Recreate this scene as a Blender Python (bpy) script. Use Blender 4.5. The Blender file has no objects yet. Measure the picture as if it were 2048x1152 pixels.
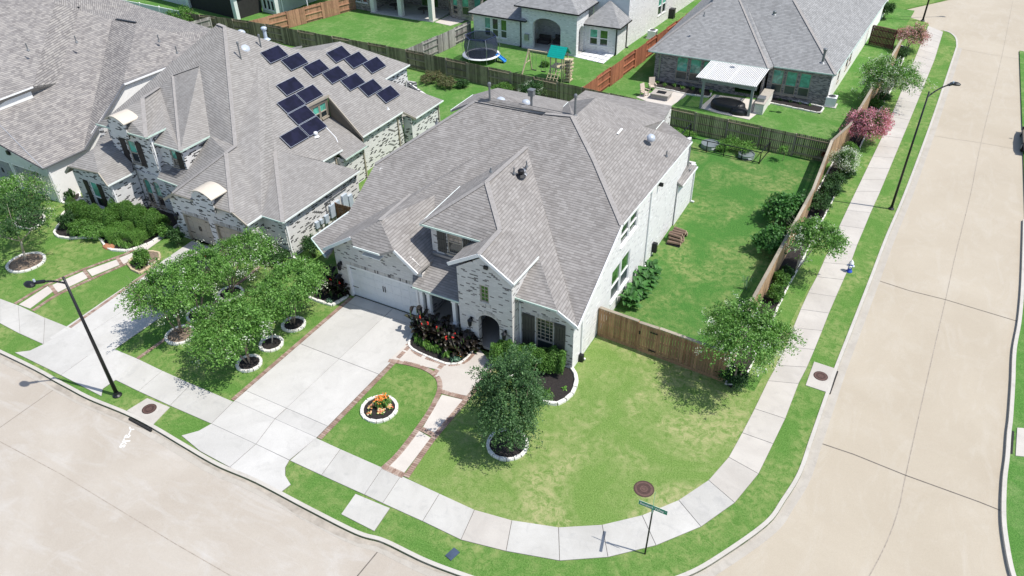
import bpy, math, random
import numpy as np
from mathutils import Vector, Matrix
from mathutils.geometry import tessellate_polygon
PI = math.pi
SC = bpy.context.scene
COL = SC.collection
# ---------------------------------------------------------------- camera, sky, sun, exposure
cam_data = bpy.data.cameras.new('camera'); cam = bpy.data.objects.new('camera', cam_data); COL.objects.link(cam)
cam_data.sensor_width = 36; cam_data.lens = 26.367; cam_data.clip_start = .5; cam_data.clip_end = 2000
cam.matrix_world = Matrix(((.8801, -.2691, .3912, 0), (.4745, .5295, -.7032, 0), (-.0180, .8045, .5937, 26.5), (0, 0, 0, 1)))
SC.camera = cam
SUNV = Vector((.56, .09, 1.0)).normalized()
w = bpy.data.worlds.new('World'); SC.world = w; w.use_nodes = True
nt = w.node_tree; bg = nt.nodes['Background']; sky = nt.nodes.new('ShaderNodeTexSky')
sky.sky_type = 'NISHITA'; sky.sun_disc = False
sky.sun_elevation = math.radians(60.4); sky.sun_rotation = math.atan2(SUNV.x, SUNV.y)
nt.links.new(sky.outputs[0], bg.inputs[0]); bg.inputs[1].default_value = .15
sd = bpy.data.lights.new('sun', 'SUN'); sd.energy = 4.5; sd.angle = math.radians(.5); sd.color = (1, .96, .89)
so = bpy.data.objects.new('sun', sd); COL.objects.link(so); so.rotation_euler = SUNV.to_track_quat('Z', 'Y').to_euler(); so.location = (20, 10, 60)
SC.view_settings.view_transform = 'Standard'; SC.view_settings.look = 'None'; SC.view_settings.gamma = 1
SC.view_settings.exposure = 0.2
SC.render.engine = 'CYCLES'
# ---------------------------------------------------------------- materials
class NT:
    def __init__(s, name):
        s.m = bpy.data.materials.new(name); s.m.use_nodes = True; s.t = s.m.node_tree; s.b = s.t.nodes['Principled BSDF']
    def n(s, typ, ins=None, **kw):
        nd = s.t.nodes.new(typ)
        for k, v in kw.items(): setattr(nd, k, v)
        if ins:
            for k, v in ins.items():
                if hasattr(v, 'is_linked') or isinstance(v, bpy.types.NodeSocket): s.t.links.new(v, nd.inputs[k])
                else: nd.inputs[k].default_value = v
        return nd
    def set(s, k, v):
        if isinstance(v, bpy.types.NodeSocket): s.t.links.new(v, s.b.inputs[k])
        else: s.b.inputs[k].default_value = v
    def noise(s, scale, vec=None, detail=4, rough=.6, dist=0):
        nd = s.n('ShaderNodeTexNoise', {'Scale': scale, 'Detail': detail, 'Roughness': rough, 'Distortion': dist})
        if vec is not None: s.t.links.new(vec, nd.inputs['Vector'])
        return nd.outputs['Fac']
    def ramp(s, fac, pts, interp='LINEAR'):
        nd = s.n('ShaderNodeValToRGB'); cr = nd.color_ramp; cr.interpolation = interp
        while len(cr.elements) > 1: cr.elements.remove(cr.elements[-1])
        cr.elements[0].position = pts[0][0]; cr.elements[0].color = c4(pts[0][1])
        for p, c in pts[1:]:
            e = cr.elements.new(p); e.color = c4(c)
        s.t.links.new(fac, nd.inputs[0]); return nd.outputs[0]
    def mix(s, fac, a, b, mode='MIX'):
        nd = s.n('ShaderNodeMix', data_type='RGBA', blend_type=mode)
        for i, v in ((0, fac), (6, a), (7, b)):
            if isinstance(v, bpy.types.NodeSocket): s.t.links.new(v, nd.inputs[i])
            else: nd.inputs[i].default_value = v if i == 0 else c4(v)
        return nd.outputs[2]
    def pos(s): return s.n('ShaderNodeNewGeometry').outputs['Position']
    def island(s): return s.n('ShaderNodeNewGeometry').outputs['Random Per Island']
    def uv(s): return s.n('ShaderNodeUVMap').outputs[0]
    def mapv(s, v, sc=(1, 1, 1), rot=(0, 0, 0)):
        nd = s.n('ShaderNodeMapping'); s.t.links.new(v, nd.inputs[0]); nd.inputs['Scale'].default_value = sc; nd.inputs['Rotation'].default_value = rot
        return nd.outputs[0]
    def bump(s, h, st=.5, d=.02):
        nd = s.n('ShaderNodeBump', {'Strength': st, 'Distance': d}); s.t.links.new(h, nd.inputs['Height']); s.t.links.new(nd.outputs[0], s.b.inputs['Normal'])
def c4(c):
    if isinstance(c, (int, float)): return (c, c, c, 1)
    return tuple(c) if len(c) == 4 else tuple(c) + (1,)
M = {}
def plain(name, col, rough=.6, metal=0, var=.12, scale=3.0, spec=None):
    k = NT(name); f = k.noise(scale, k.pos(), 5)
    a = [max(0, x * (1 - var)) for x in col]; b = [x * (1 + var) for x in col]
    k.set('Base Color', k.ramp(f, [(.3, a), (.7, b)])); k.set('Roughness', rough); k.set('Metallic', metal)
    M[name] = k.m; return k.m
def concrete(name, c1, c2, stain, sc=.35, stainamt=.5, streak=None, warm=None):
    k = NT(name); p = k.pos()
    f = k.noise(sc, p, 6, .62, .6); base = k.ramp(f, [(.3, c1), (.5, [(a + b) / 2 for a, b in zip(c1, c2)]), (.68, c2)])
    g = k.noise(sc * 3.3, k.mapv(p, (1, 1, 1), (0, 0, .5)), 6, .7, .8)
    gm = k.ramp(g, [(.52, 0), (.72, stainamt)]); base = k.mix(gm, base, stain)
    if streak:
        h = k.noise(.55, k.mapv(p, streak[1], (0, 0, streak[2])), 6, .68, 1.2)
        base = k.mix(k.ramp(h, [(.50, 0), (.78, .42)]), base, streak[0])
    fi = k.noise(38, p, 3, .7); base = k.mix(.35, base, k.ramp(fi, [(.3, .55), (.7, 1.0)]), 'MULTIPLY')
    rnd = k.n('ShaderNodeObjectInfo').outputs['Random']; base = k.mix(.6, base, k.ramp(rnd, [(0, .82), (1, 1.0)]), 'MULTIPLY')
    k.set('Base Color', base); k.set('Roughness', .92); k.bump(fi, .25, .01); M[name] = k.m
def grassmat(name, cd, cm, cl, dry, dryamt=.5, psc=.35):
    k = NT(name); p = k.pos()
    big = k.noise(psc, p, 5, .65, .8); mid = k.noise(2.6, p, 6, .75, .6); fine = k.noise(16, k.mapv(p, (1, 1, .2)), 4, .8)
    base = k.ramp(fine, [(.33, cd), (.5, cm), (.68, cl)])
    dm = k.n('ShaderNodeMath', {0: k.ramp(big, [(.42, 0), (.60, 1)]), 1: k.ramp(mid, [(.38, 0), (.62, dryamt)])}, operation='MULTIPLY').outputs[0]
    base = k.mix(dm, base, dry); base = k.mix(k.ramp(mid, [(.3, .45), (.5, 0)]), base, [x * .74 for x in cm])
    k.set('Base Color', base); k.set('Roughness', 1.0); k.set('Specular IOR Level', .1); k.bump(fine, .8, .05); M[name] = k.m
def shingle(name, cols, line=.35, tw=.30, th=.155):
    k = NT(name); u = k.uv()
    def bt(off):
        nd = k.n('ShaderNodeTexBrick', {'Scale': 1.0, 'Mortar Size': .004, 'Mortar Smooth': .1, 'Bias': 0, 'Brick Width': tw, 'Row Height': th, 'Color1': c4(0), 'Color2': c4(1), 'Mortar': c4(.5)}, offset=off, offset_frequency=2, squash=1)
        k.t.links.new(u, nd.inputs['Vector']); return nd
    b1 = bt(.37); col = k.ramp(b1.outputs['Color'], [(0, cols[0]), (.35, cols[1]), (.65, cols[2]), (1, cols[3])])
    sep = k.n('ShaderNodeSeparateXYZ'); k.t.links.new(u, sep.inputs[0])
    m1 = k.n('ShaderNodeMath', {0: sep.outputs[1], 1: 1 / th}, operation='MULTIPLY').outputs[0]
    fr = k.n('ShaderNodeMath', {0: m1}, operation='FRACT').outputs[0]
    course_shade = k.ramp(fr, [(0, line), (.14, line), (.24, 1), (.8, .92), (1, .9)])  # shaded butt edge of each course, painted into the colour as a dark line
    col = k.mix(1.0, col, course_shade, 'MULTIPLY')
    col = k.mix(.9, col, k.ramp(k.noise(.45, k.mapv(u, (2.2, .7, 1)), 6, .7, .8), [(.3, .86), (.7, 1.07)]), 'MULTIPLY')
    col = k.mix(.8, col, k.ramp(k.noise(26, u, 4, .8), [(.3, .84), (.7, 1.1)]), 'MULTIPLY')
    k.set('Base Color', col); k.set('Roughness', .95); k.set('Specular IOR Level', .2)
    hh = k.ramp(fr, [(0, 0), (.1, 1), (1, .2)]); k.bump(hh, .7, .03); M[name] = k.m
def brickm(name, base, dark, frac, mortar, bw=.24, bh=.082, vary=.12, ms=.008):
    k = NT(name); u = k.uv()
    nd = k.n('ShaderNodeTexBrick', {'Scale': 1.0, 'Mortar Size': ms, 'Mortar Smooth': .2, 'Bias': 0, 'Brick Width': bw, 'Row Height': bh, 'Color1': c4(0), 'Color2': c4(1), 'Mortar': c4(.5)}, offset=.5)
    k.t.links.new(u, nd.inputs['Vector'])
    n2 = k.n('ShaderNodeTexBrick', {'Scale': 1.0, 'Mortar Size': 0, 'Mortar Smooth': 0, 'Bias': 0, 'Brick Width': bw, 'Row Height': bh, 'Color1': c4(0), 'Color2': c4(1), 'Mortar': c4(.5)}, offset=.5)
    k.t.links.new(u, n2.inputs['Vector'])
    lo = [x * (1 - vary) for x in base]; hi = [x * (1 + vary) for x in base]
    body = k.ramp(n2.outputs['Color'], [(0, dark), (frac * .6, [d * 1.6 for d in dark]), (frac, lo), (.6, base), (1, hi)], 'CONSTANT')
    body = k.mix(k.ramp(k.noise(1.6, k.pos(), 5, .7, .5), [(.5, 0), (.7, .4)]), body, [x * .8 for x in base])
    f = k.n('ShaderNodeMath', {0: nd.outputs['Fac'], 1: .8}, operation='MULTIPLY').outputs[0]
    k.set('Base Color', k.mix(f, body, mortar)); k.set('Roughness', .9)
    inv = k.n('ShaderNodeMath', {0: 1.0, 1: nd.outputs['Fac']}, operation='SUBTRACT').outputs[0]; k.bump(inv, .5, .015); M[name] = k.m
def woodm(name, cols, vscale=1):
    k = NT(name); ob_ = k.n('ShaderNodeObjectInfo').outputs['Random']; r = k.n('ShaderNodeMath', {0: k.n('ShaderNodeMath', {0: k.island(), 1: ob_}, operation='ADD').outputs[0]}, operation='FRACT').outputs[0]; col = k.ramp(r, [(0, cols[0]), (.25, cols[2]), (.5, cols[1]), (.75, [c * 1.12 for c in cols[1]]), (1, [c * .75 for c in cols[2]])])
    g = k.noise(6, k.mapv(k.pos(), (3, 3, .35)), 5, .75, .4); col = k.mix(.85, col, k.ramp(g, [(.3, .5), (.7, 1.15)]), 'MULTIPLY')
    g2 = k.noise(.9, k.pos(), 4, .7); col = k.mix(.6, col, k.ramp(g2, [(.3, .65), (.65, 1.1)]), 'MULTIPLY')
    k.set('Base Color', col); k.set('Roughness', .85); M[name] = k.m
def leafm(name, cols, rough=.55, tr=.25):
    k = NT(name); r = k.island(); col = k.ramp(r, [(0, cols[0]), (.45, cols[1]), (.85, cols[2]), (1, cols[3] if len(cols) > 3 else cols[2])])
    col = k.mix(.7, col, k.ramp(k.noise(1.8, k.pos(), 3, .6), [(.35, .72), (.65, 1.18)]), 'MULTIPLY')
    k.set('Base Color', col); k.set('Roughness', rough); k.set('Specular IOR Level', .35)
    tb = k.n('ShaderNodeBsdfTranslucent'); k.t.links.new(k.mix(1.0, col, (1.3, 1.5, .6), 'MULTIPLY'), tb.inputs[0])
    ms = k.n('ShaderNodeMixShader'); ms.inputs[0].default_value = tr
    k.t.links.new(k.b.outputs[0], ms.inputs[1]); k.t.links.new(tb.outputs[0], ms.inputs[2])
    k.t.links.new(ms.outputs[0], k.t.nodes['Material Output'].inputs[0]); M[name] = k.m
concrete('street_concrete', (.44, .385, .32), (.52, .47, .405), (.57, .54, .50), .16, .5, ((.62, .61, .59), (.5, 1.7, 1), -.35))
concrete('street_concrete_b', (.43, .37, .285), (.49, .43, .34), (.51, .46, .38), .13, .4, ((.55, .51, .44), (1.6, .5, 1), .1))
concrete('walk_concrete', (.47, .455, .42), (.58, .565, .53), (.39, .385, .37), .5, .6)
concrete('walk_concrete_warm', (.48, .445, .40), (.57, .535, .485), (.41, .385, .355), .5, .5)
concrete('drive_concrete', (.51, .495, .465), (.61, .595, .565), (.44, .43, .405), .4, .5)
concrete('gutter_concrete', (.43, .39, .335), (.50, .465, .41), (.33, .30, .26), .7, .5)
concrete('kerb_concrete', (.50, .47, .42), (.57, .54, .49), (.36, .33, .29), .6, .5)
concrete('path_concrete', (.56, .51, .46), (.64, .595, .54), (.50, .46, .42), .6, .3)
grassmat('grass_front', (.045, .125, .022), (.10, .215, .042), (.165, .29, .08), (.30, .33, .13), .75, .3)
grassmat('grass_corner', (.075, .155, .03), (.155, .255, .06), (.23, .33, .105), (.40, .38, .19), .9, .2)
grassmat('grass_back', (.024, .085, .018), (.064, .178, .036), (.12, .255, .06), (.28, .30, .12), .75, .3)
grassmat('grass_lush', (.035, .115, .022), (.085, .21, .042), (.14, .28, .07), (.27, .33, .14), .55, .4)
grassmat('grass_side', (.03, .10, .016), (.08, .18, .03), (.14, .24, .06), (.28, .26, .11), .7, .5)
grassmat('grass_verge', (.042, .105, .016), (.105, .195, .036), (.18, .26, .07), (.28, .25, .11), .6, .8)
shingle('shingle_main', [(.25, .233, .22), (.277, .26, .247), (.30, .282, .268), (.335, .317, .302)], .66, .27, .15)
shingle('shingle_left', [(.265, .251, .238), (.287, .273, .26), (.302, .288, .275), (.33, .316, .30)], .7, .27, .15)
shingle('shingle_far_left', [(.22, .205, .20), (.27, .255, .248), (.315, .295, .28), (.36, .34, .32)], .42)
shingle('shingle_back', [(.25, .25, .25), (.285, .285, .285), (.305, .305, .305), (.34, .34, .34)], .68)
shingle('shingle_dark', [(.13, .125, .125), (.16, .155, .155), (.19, .185, .18), (.23, .22, .22)], .5)
brickm('brick_main', (.66, .64, .62), (.13, .12, .12), .11, (.56, .54, .52), .25, .08, .09)
brickm('brick_main_sunlit', (.76, .745, .74), (.55, .54, .55), .12, (.74, .73, .72), .25, .08, .05)  # same brick as brick_main, with the side wall's sunlight put into paler colours
brickm('brick_left', (.68, .67, .66), (.02, .02, .022), .23, (.66, .65, .64), .29, .088, .05)
brickm('brick_white', (.74, .74, .73), (.55, .55, .55), .15, (.7, .7, .7), .24, .08, .05)
brickm('brick_grey', (.33, .30, .285), (.08, .075, .08), .3, (.36, .34, .33), .24, .08, .4)
brickm('brick_multi', (.38, .34, .31), (.14, .12, .11), .4, (.42, .40, .37), .24, .08, .3)
plain('stucco', (.62, .66, .64), .9, 0, .06); plain('stucco_white', (.80, .79, .77), .9, 0, .04)
plain('trim_white', (.80, .80, .80), .5, 0, .04); plain('gutter_white', (.74, .79, .76), .4, 0, .06); plain('gutter_mint', (.50, .62, .55), .4, 0, .1)
plain('trim_tan', (.36, .32, .26), .6, 0, .06); plain('siding_tan', (.17, .145, .115), .7, 0, .06); plain('door_tan', (.42, .37, .30), .6, 0, .05)
plain('garage_white', (.66, .68, .70), .5, 0, .04); plain('garage_grey', (.30, .31, .33), .6, 0, .05)
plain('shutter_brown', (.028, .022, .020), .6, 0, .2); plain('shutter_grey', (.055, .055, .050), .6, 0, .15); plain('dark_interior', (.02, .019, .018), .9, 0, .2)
plain('metal_black', (.014, .015, .018), .45, .3, .2); plain('metal_grey', (.35, .36, .38), .4, .7, .1); plain('vent_grey', (.18, .19, .20), .5, .3, .1)
plain('plastic_white', (.78, .79, .80), .4, 0, .03); plain('dome_blue_white', (.42, .46, .52), .3, 0, .03); plain('meter_grey', (.45, .52, .60), .5, .1, .1)
plain('cream_metal', (.56, .50, .42), .5, 0, .03); plain('mulch', (.022, .018, .017), 1, 0, .6, 14); plain('soil', (.20, .15, .11), 1, 0, .35, 8)
plain('stone_white', (.70, .68, .63), .9, 0, .15, 9); plain('stone_tan', (.50, .40, .27), .9, 0, .2, 9); plain('stone_rust', (.38, .17, .09), .95, 0, .3, 9)
plain('bark', (.22, .17, .13), .9, 0, .3, 12); plain('bark_dark', (.09, .065, .05), .9, 0, .3, 12); plain('bark_pale', (.42, .37, .31), .9, 0, .25, 12)
plain('iron_rust', (.13, .075, .062), .7, .3, .25, 12); plain('iron_rust_dark', (.08, .045, .038), .7, .3, .25, 12)
plain('sign_green', (.005, .22, .13), .5, 0, .03); plain('sign_white', (.8, .82, .8), .5, 0, .02); plain('paint_white', (.82, .82, .80), .7, 0, .05, 30); plain('paint_yellow', (.60, .50, .22), .8, 0, .1, 20)
plain('hydrant_blue', (.015, .06, .42), .4, 0, .1); plain('hydrant_white', (.80, .82, .84), .4, 0, .05)
plain('lid_blue', (.05, .075, .12), .5, 0, .2); plain('joint', (.13, .115, .10), 1, 0, .3, 6); plain('joint_soft', (.32, .28, .235), 1, 0, .3, 6); plain('stain', (.37, .33, .28), 1, 0, .25, 2)
plain('stain_pale', (.40, .37, .34), 1, 0, .2, 2); plain('panel_frame', (.035, .04, .06), .35, .6, .1); plain('frame_silver', (.55, .58, .62), .35, .8, .05)
plain('pergola_slat', (.72, .71, .70), .6, 0, .05); plain('pergola_post', (.26, .27, .27), .7, 0, .1); plain('black_cover', (.012, .012, .013), .45, 0, .3)
plain('play_green', (.0, .30, .25), .4, 0, .08); plain('slide_blue', (.03, .22, .60), .3, 0, .05); plain('navy', (.01, .02, .09), .5, 0, .1); plain('tramp_mat', (.012, .014, .03), .7, 0, .2)
plain('wood_pale', (.50, .42, .28), .8, 0, .15, 8); plain('chair_beige', (.55, .46, .38), .7, 0, .08); plain('tank_grey', (.30, .34, .35), .45, .5, .1)
plain('rubber', (.012, .012, .013), .8, 0, .2); plain('car_black', (.012, .013, .015), .15, .3, .1); plain('car_grey', (.10, .105, .11), .2, .5, .1); plain('rim', (.45, .46, .48), .3, .9, .05)
plain('log_bark', (.17, .115, .085), .95, 0, .3, 10); plain('log_end', (.45, .33, .24), .9, 0, .15, 20); plain('red_flower', (.62, .03, .02), .6, 0, .15); plain('bin_black', (.02, .021, .022), .5, 0, .1)
plain('stem_green', (.10, .20, .05), .7, 0, .1); plain('granite', (.42, .38, .33), .5, 0, .15, 12); plain('vinyl', (.46, .52, .58), .5, 0, .06, 1); plain('vinyl_white', (.85, .85, .84), .4, 0, .02); plain('sofa', (.06, .05, .05), .9, 0, .2)
plain('lantern_glass', (.45, .44, .40), .2, 0, .1); plain('paver_white', (.72, .73, .74), .8, 0, .06, 4); plain('sail_white', (.85, .85, .85), .7, 0, .02)
woodm('wood_front', [(.30, .155, .08), (.43, .25, .135), (.33, .20, .11)]); woodm('wood_side', [(.42, .26, .14), (.50, .33, .19), (.38, .25, .15)])
woodm('wood_back', [(.22, .18, .115), (.34, .28, .19), (.15, .12, .08)]); woodm('wood_grey', [(.30, .285, .265), (.42, .40, .37), (.19, .175, .165)])
woodm('wood_red', [(.36, .125, .062), (.43, .16, .082), (.33, .115, .058)]); woodm('wood_brownred', [(.42, .22, .13), (.50, .27, .165), (.40, .21, .125)]); woodm('wood_dark', [(.075, .03, .022), (.10, .04, .03), (.065, .026, .02)])
woodm('wood_cap', [(.36, .31, .24), (.42, .37, .29), (.34, .29, .22)]); woodm('wood_gate', [(.22, .11, .05), (.26, .13, .06), (.2, .1, .05)])
leafm('leaf_myrtle', [(.035, .085, .018), (.075, .165, .035), (.12, .23, .06), (.19, .30, .10)])
leafm('leaf_bright', [(.05, .13, .02), (.11, .25, .045), (.17, .34, .07), (.26, .44, .14)])
leafm('leaf_dark', [(.014, .048, .012), (.035, .095, .024), (.062, .145, .04), (.11, .20, .07)])
leafm('leaf_cypress', [(.025, .07, .022), (.06, .14, .045), (.11, .21, .08), (.17, .28, .12)])
leafm('leaf_shrub', [(.035, .10, .015), (.08, .19, .03), (.13, .27, .05), (.19, .34, .09)])
leafm('leaf_fig', [(.025, .09, .018), (.055, .17, .035), (.09, .24, .055), (.14, .31, .09)])
leafm('leaf_canna', [(.008, .006, .005), (.018, .012, .010), (.028, .026, .014), (.05, .05, .025)], .3, .08)
leafm('leaf_grassy', [(.05, .13, .02), (.10, .24, .04), (.17, .34, .06), (.25, .42, .10)])
leafm('leaf_mixed', [(.06, .09, .03), (.11, .14, .05), (.20, .17, .09), (.30, .20, .12)])
leafm('leaf_red', [(.10, .02, .012), (.18, .035, .02), (.25, .06, .03), (.3, .1, .05)])
leafm('leaf_blue', [(.06, .14, .09), (.12, .24, .16), (.20, .33, .24), (.25, .4, .3)])
leafm('bloom_pink', [(.45, .14, .22), (.60, .22, .32), (.68, .34, .42), (.75, .48, .54)], .7)
leafm('bloom_pale_pink', [(.42, .18, .20), (.55, .28, .30), (.62, .40, .40), (.7, .5, .5)], .7)
leafm('bloom_white', [(.48, .52, .42), (.62, .66, .56), (.75, .77, .70), (.8, .8, .75)], .7)
leafm('bloom_orange', [(.75, .20, .03), (.80, .30, .05), (.85, .42, .08), (.8, .25, .15)], .7)
leafm('bloom_mixed', [(.65, .08, .05), (.8, .35, .2), (.8, .7, .3), (.75, .6, .55)], .7)
def glassm(name, col, rough=.06, var=None):
    k = NT(name); c = k.ramp(k.noise(1.4, k.pos(), 3, .6, 1.0), [(.4, [x * .75 for x in col]), (.6, [min(1, x * 1.35) for x in col])])
    k.set('Base Color', c); k.set('Roughness', rough); k.set('Specular IOR Level', .9); M[name] = k.m
glassm('glass_teal', (.10, .38, .29)); glassm('glass_dark', (.018, .026, .030)); glassm('glass_green', (.05, .13, .03)); glassm('glass_screen', (.035, .05, .055), .35); glassm('glass_blind', (.42, .34, .28), .5)  # glass_teal has the blind and sky reflections put into its base colour
glassm('solar_glass', (.008, .008, .022), .3)
M['solar_glass'].node_tree.nodes['Principled BSDF'].inputs['Specular IOR Level'].default_value = .25
def netm():
    k = NT('net'); k.set('Base Color', (.02, .03, .06, 1)); k.set('Roughness', .8); k.set('Alpha', .7); M['net'] = k.m
netm()
# brick paver border
def paverm():
    k = NT('paver_brick'); k.set('Base Color', k.mix(.6, k.ramp(k.island(), [(0, (.24, .15, .115)), (.5, (.33, .225, .175)), (1, (.40, .30, .245))]), k.ramp(k.noise(3, k.pos(), 4), [(.3, .6), (.7, 1.1)]), 'MULTIPLY')); k.set('Roughness', .9); M['paver_brick'] = k.m
paverm()
# ---------------------------------------------------------------- object helpers
def meta(o, label=None, cat=None, group=None, kind=None):
    if label: o['label'] = label
    if cat: o['category'] = cat
    if group: o['group'] = group
    if kind: o['kind'] = kind
    return o
def thing(name, label, cat, loc=(0, 0, 0), rz=0, group=None):
    o = bpy.data.objects.new(name, None); o.empty_display_size = .2; COL.objects.link(o)
    o.location = loc if len(loc) == 3 else (loc[0], loc[1], 0); o.rotation_euler = (0, 0, rz)
    return meta(o, label, cat, group)
def rootof(p):
    while p.parent: p = p.parent
    return p
def meshobj(name, me, mats, parent=None):
    o = bpy.data.objects.new(name, me); COL.objects.link(o)
    for m in mats: me.materials.append(M[m])
    if parent: o.parent = parent
    return o
class MB:
    def __init__(s): s.v = []; s.f = []; s.uv = {}; s.mi = []
    def add(s, vs, fs, mi=0, uvs=None):
        b = len(s.v); s.v += [tuple(q) for q in vs]
        for i, f in enumerate(fs):
            s.f.append(tuple(b + j for j in f)); s.mi.append(mi)
            if uvs: s.uv[len(s.f) - 1] = uvs[i]
    def box(s, c, d, rz=0, mi=0, rx=0, ry=0):
        m = Matrix.Rotation(rz, 3, 'Z') @ Matrix.Rotation(ry, 3, 'Y') @ Matrix.Rotation(rx, 3, 'X'); c = Vector(c)
        vs = [c + m @ Vector((x * d[0] / 2, y * d[1] / 2, z * d[2] / 2)) for z in (-1, 1) for y in (-1, 1) for x in (-1, 1)]
        s.add(vs, [(0, 2, 3, 1), (4, 5, 7, 6), (0, 1, 5, 4), (2, 6, 7, 3), (0, 4, 6, 2), (1, 3, 7, 5)], mi); return s
    def bar(s, p, q, w=.05, h=None, mi=0):
        p = Vector(p); q = Vector(q); h = h or w; d = (q - p); L = d.length
        if L < 1e-6: return s
        d /= L; up = Vector((0, 0, 1)) if abs(d.z) < .95 else Vector((0, 1, 0))
        x = d.cross(up).normalized(); y = x.cross(d)
        vs = [a + x * i * w / 2 + y * j * h / 2 for a in (p, q) for i, j in ((-1, -1), (1, -1), (1, 1), (-1, 1))]
        s.add(vs, [(3, 2, 1, 0), (4, 5, 6, 7), (0, 1, 5, 4), (1, 2, 6, 5), (2, 3, 7, 6), (3, 0, 4, 7)], mi); return s
    def cyl(s, p, q, r0, r1=None, n=12, cap=True, mi=0):
        p = Vector(p); q = Vector(q); r1 = r0 if r1 is None else r1; d = (q - p).normalized()
        up = Vector((0, 0, 1)) if abs(d.z) < .95 else Vector((0, 1, 0)); x = d.cross(up).normalized(); y = x.cross(d)
        vs = [a + (x * math.cos(t) + y * math.sin(t)) * r for a, r in ((p, r0), (q, r1)) for t in [2 * PI * i / n for i in range(n)]]
        fs = [(i, (i + 1) % n, n + (i + 1) % n, n + i) for i in range(n)]
        if cap: fs += [tuple(range(n))[::-1], tuple(range(n, 2 * n))]
        s.add(vs, fs, mi); return s
    def path(s, pts, rs, n=8, mi=0):
        for i in range(len(pts) - 1):
            s.cyl(pts[i], pts[i + 1], rs[i], rs[i + 1], n, True, mi)
        return s
    def lathe(s, c, prof, n=20, mi=0, sx=1, sy=1, cap=True):
        c = Vector(c); vs = []; k = len(prof)
        for i in range(n):
            t = 2 * PI * i / n
            for r, z in prof: vs.append(c + Vector((r * math.cos(t) * sx, r * math.sin(t) * sy, z)))
        fs = [(i * k + j, ((i + 1) % n) * k + j, ((i + 1) % n) * k + j + 1, i * k + j + 1) for i in range(n) for j in range(k - 1)]
        if cap and prof[-1][0] > 1e-4: fs.append(tuple(i * k + k - 1 for i in range(n)))
        s.add(vs, fs, mi); return s
    def prism(s, pts, z0, z1, mi=0, hole=None):
        n = len(pts); a = sum(pts[i][0] * pts[(i + 1) % n][1] - pts[(i + 1) % n][0] * pts[i][1] for i in range(n))
        if a < 0: pts = pts[::-1]
        vs = [(p[0], p[1], z0) for p in pts] + [(p[0], p[1], z1) for p in pts]
        tr = tessellate_polygon([[Vector((p[0], p[1], 0)) for p in pts]])
        fs = []
        for t in tr:
            A, B, C_ = [pts[i] for i in t]; cr = (B[0] - A[0]) * (C_[1] - A[1]) - (B[1] - A[1]) * (C_[0] - A[0])
            t = t if cr > 0 else t[::-1]; fs.append(tuple(n + i for i in t)); fs.append(tuple(t[::-1]))
        fs += [(i, (i + 1) % n, n + (i + 1) % n, n + i) for i in range(n)]
        s.add(vs, fs, mi); return s
    def build(s, name, mats, parent=None, smooth=False, kind=None):
        if isinstance(mats, str): mats = [mats]
        if parent is not None:
            r = rootof(parent); q = Matrix.Rotation(-r.rotation_euler[2], 3, 'Z') if LOCALFIX[0] else None
            if LOCALFIX[0]: vs = [q @ (Vector(v) - r.location) for v in s.v]
            else: vs = s.v
        else: vs = s.v
        me = bpy.data.meshes.new(name); me.from_pydata([tuple(v) for v in vs], [], s.f)
        me.polygons.foreach_set('material_index', s.mi)
        if s.uv:
            ul = me.uv_layers.new(name='UVMap')
            for i, uvs in s.uv.items():
                ls = me.polygons[i].loop_start
                for j, q in enumerate(uvs): ul.data[ls + j].uv = q
        if smooth: me.polygons.foreach_set('use_smooth', [True] * len(s.f))
        o = meshobj(name, me, mats, parent)
        if kind: o['kind'] = kind
        return o
LOCALFIX = [True]      # True: vertices are given in world space and stored relative to the thing's base
class local:           # with local(): vertices are given relative to the thing's base
    def __enter__(s): LOCALFIX[0] = False
    def __exit__(s, *a): LOCALFIX[0] = True
def struct(name, mb, mat, kind='structure'): return meta(mb.build(name, mat), kind=kind)
def copy_tree(o, parent=None):
    c = o.copy(); COL.objects.link(c); c.parent = parent
    for ch in list(o.children): copy_tree(ch, c)
    return c
def newell(pts):
    n = Vector((0, 0, 0))
    for i in range(len(pts)):
        a = Vector(pts[i]); b = Vector(pts[(i + 1) % len(pts)]); n += Vector(((a.y - b.y) * (a.z + b.z), (a.z - b.z) * (a.x + b.x), (a.x - b.x) * (a.y + b.y)))
    return n.normalized()
def roof(parent, pts, mat='shingle_main', th=.14, name='roof_slope', side='trim_dark'):
    n = newell(pts)
    if n.z < 0: pts = pts[::-1]; n = -n
    u = Vector((0, 0, 1)).cross(n)
    u = u.normalized() if u.length > .05 else Vector((1, 0, 0)); v = n.cross(u)
    P_ = [Vector(p) for p in pts]; k = len(P_)
    x = MB(); tr = tessellate_polygon([[Vector((p.dot(u), p.dot(v), 0)) for p in P_]])
    uvs = [(p.dot(u), p.dot(v)) for p in P_]; fs = []; fu = []
    for t in tr:
        a, b, c = [uvs[i] for i in t]
        if (b[0] - a[0]) * (c[1] - a[1]) - (b[1] - a[1]) * (c[0] - a[0]) < 0: t = t[::-1]
        fs.append(tuple(t)); fu.append([uvs[i] for i in t])
    x.add(P_, fs, 0, fu)
    low = [p - Vector((0, 0, th)) for p in P_]
    x.add(low, [f[::-1] for f in fs], 1)
    x.add(P_ + low, [(i, k + i, k + (i + 1) % k, (i + 1) % k) for i in range(k)], 1)
    return x.build(name, [mat, 'roof_edge'], parent)
plain('roof_edge', (.26, .25, .24), .8, 0, .1)
def gut(parent, p, q, mat='gutter_white', w=.10, h=.10, name='gutter', dz=-.05, out=None):
    p = Vector(p) + Vector((0, 0, dz)); q = Vector(q) + Vector((0, 0, dz)); return MB().bar(p, q, w, h).build(name, mat, parent)
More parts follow.
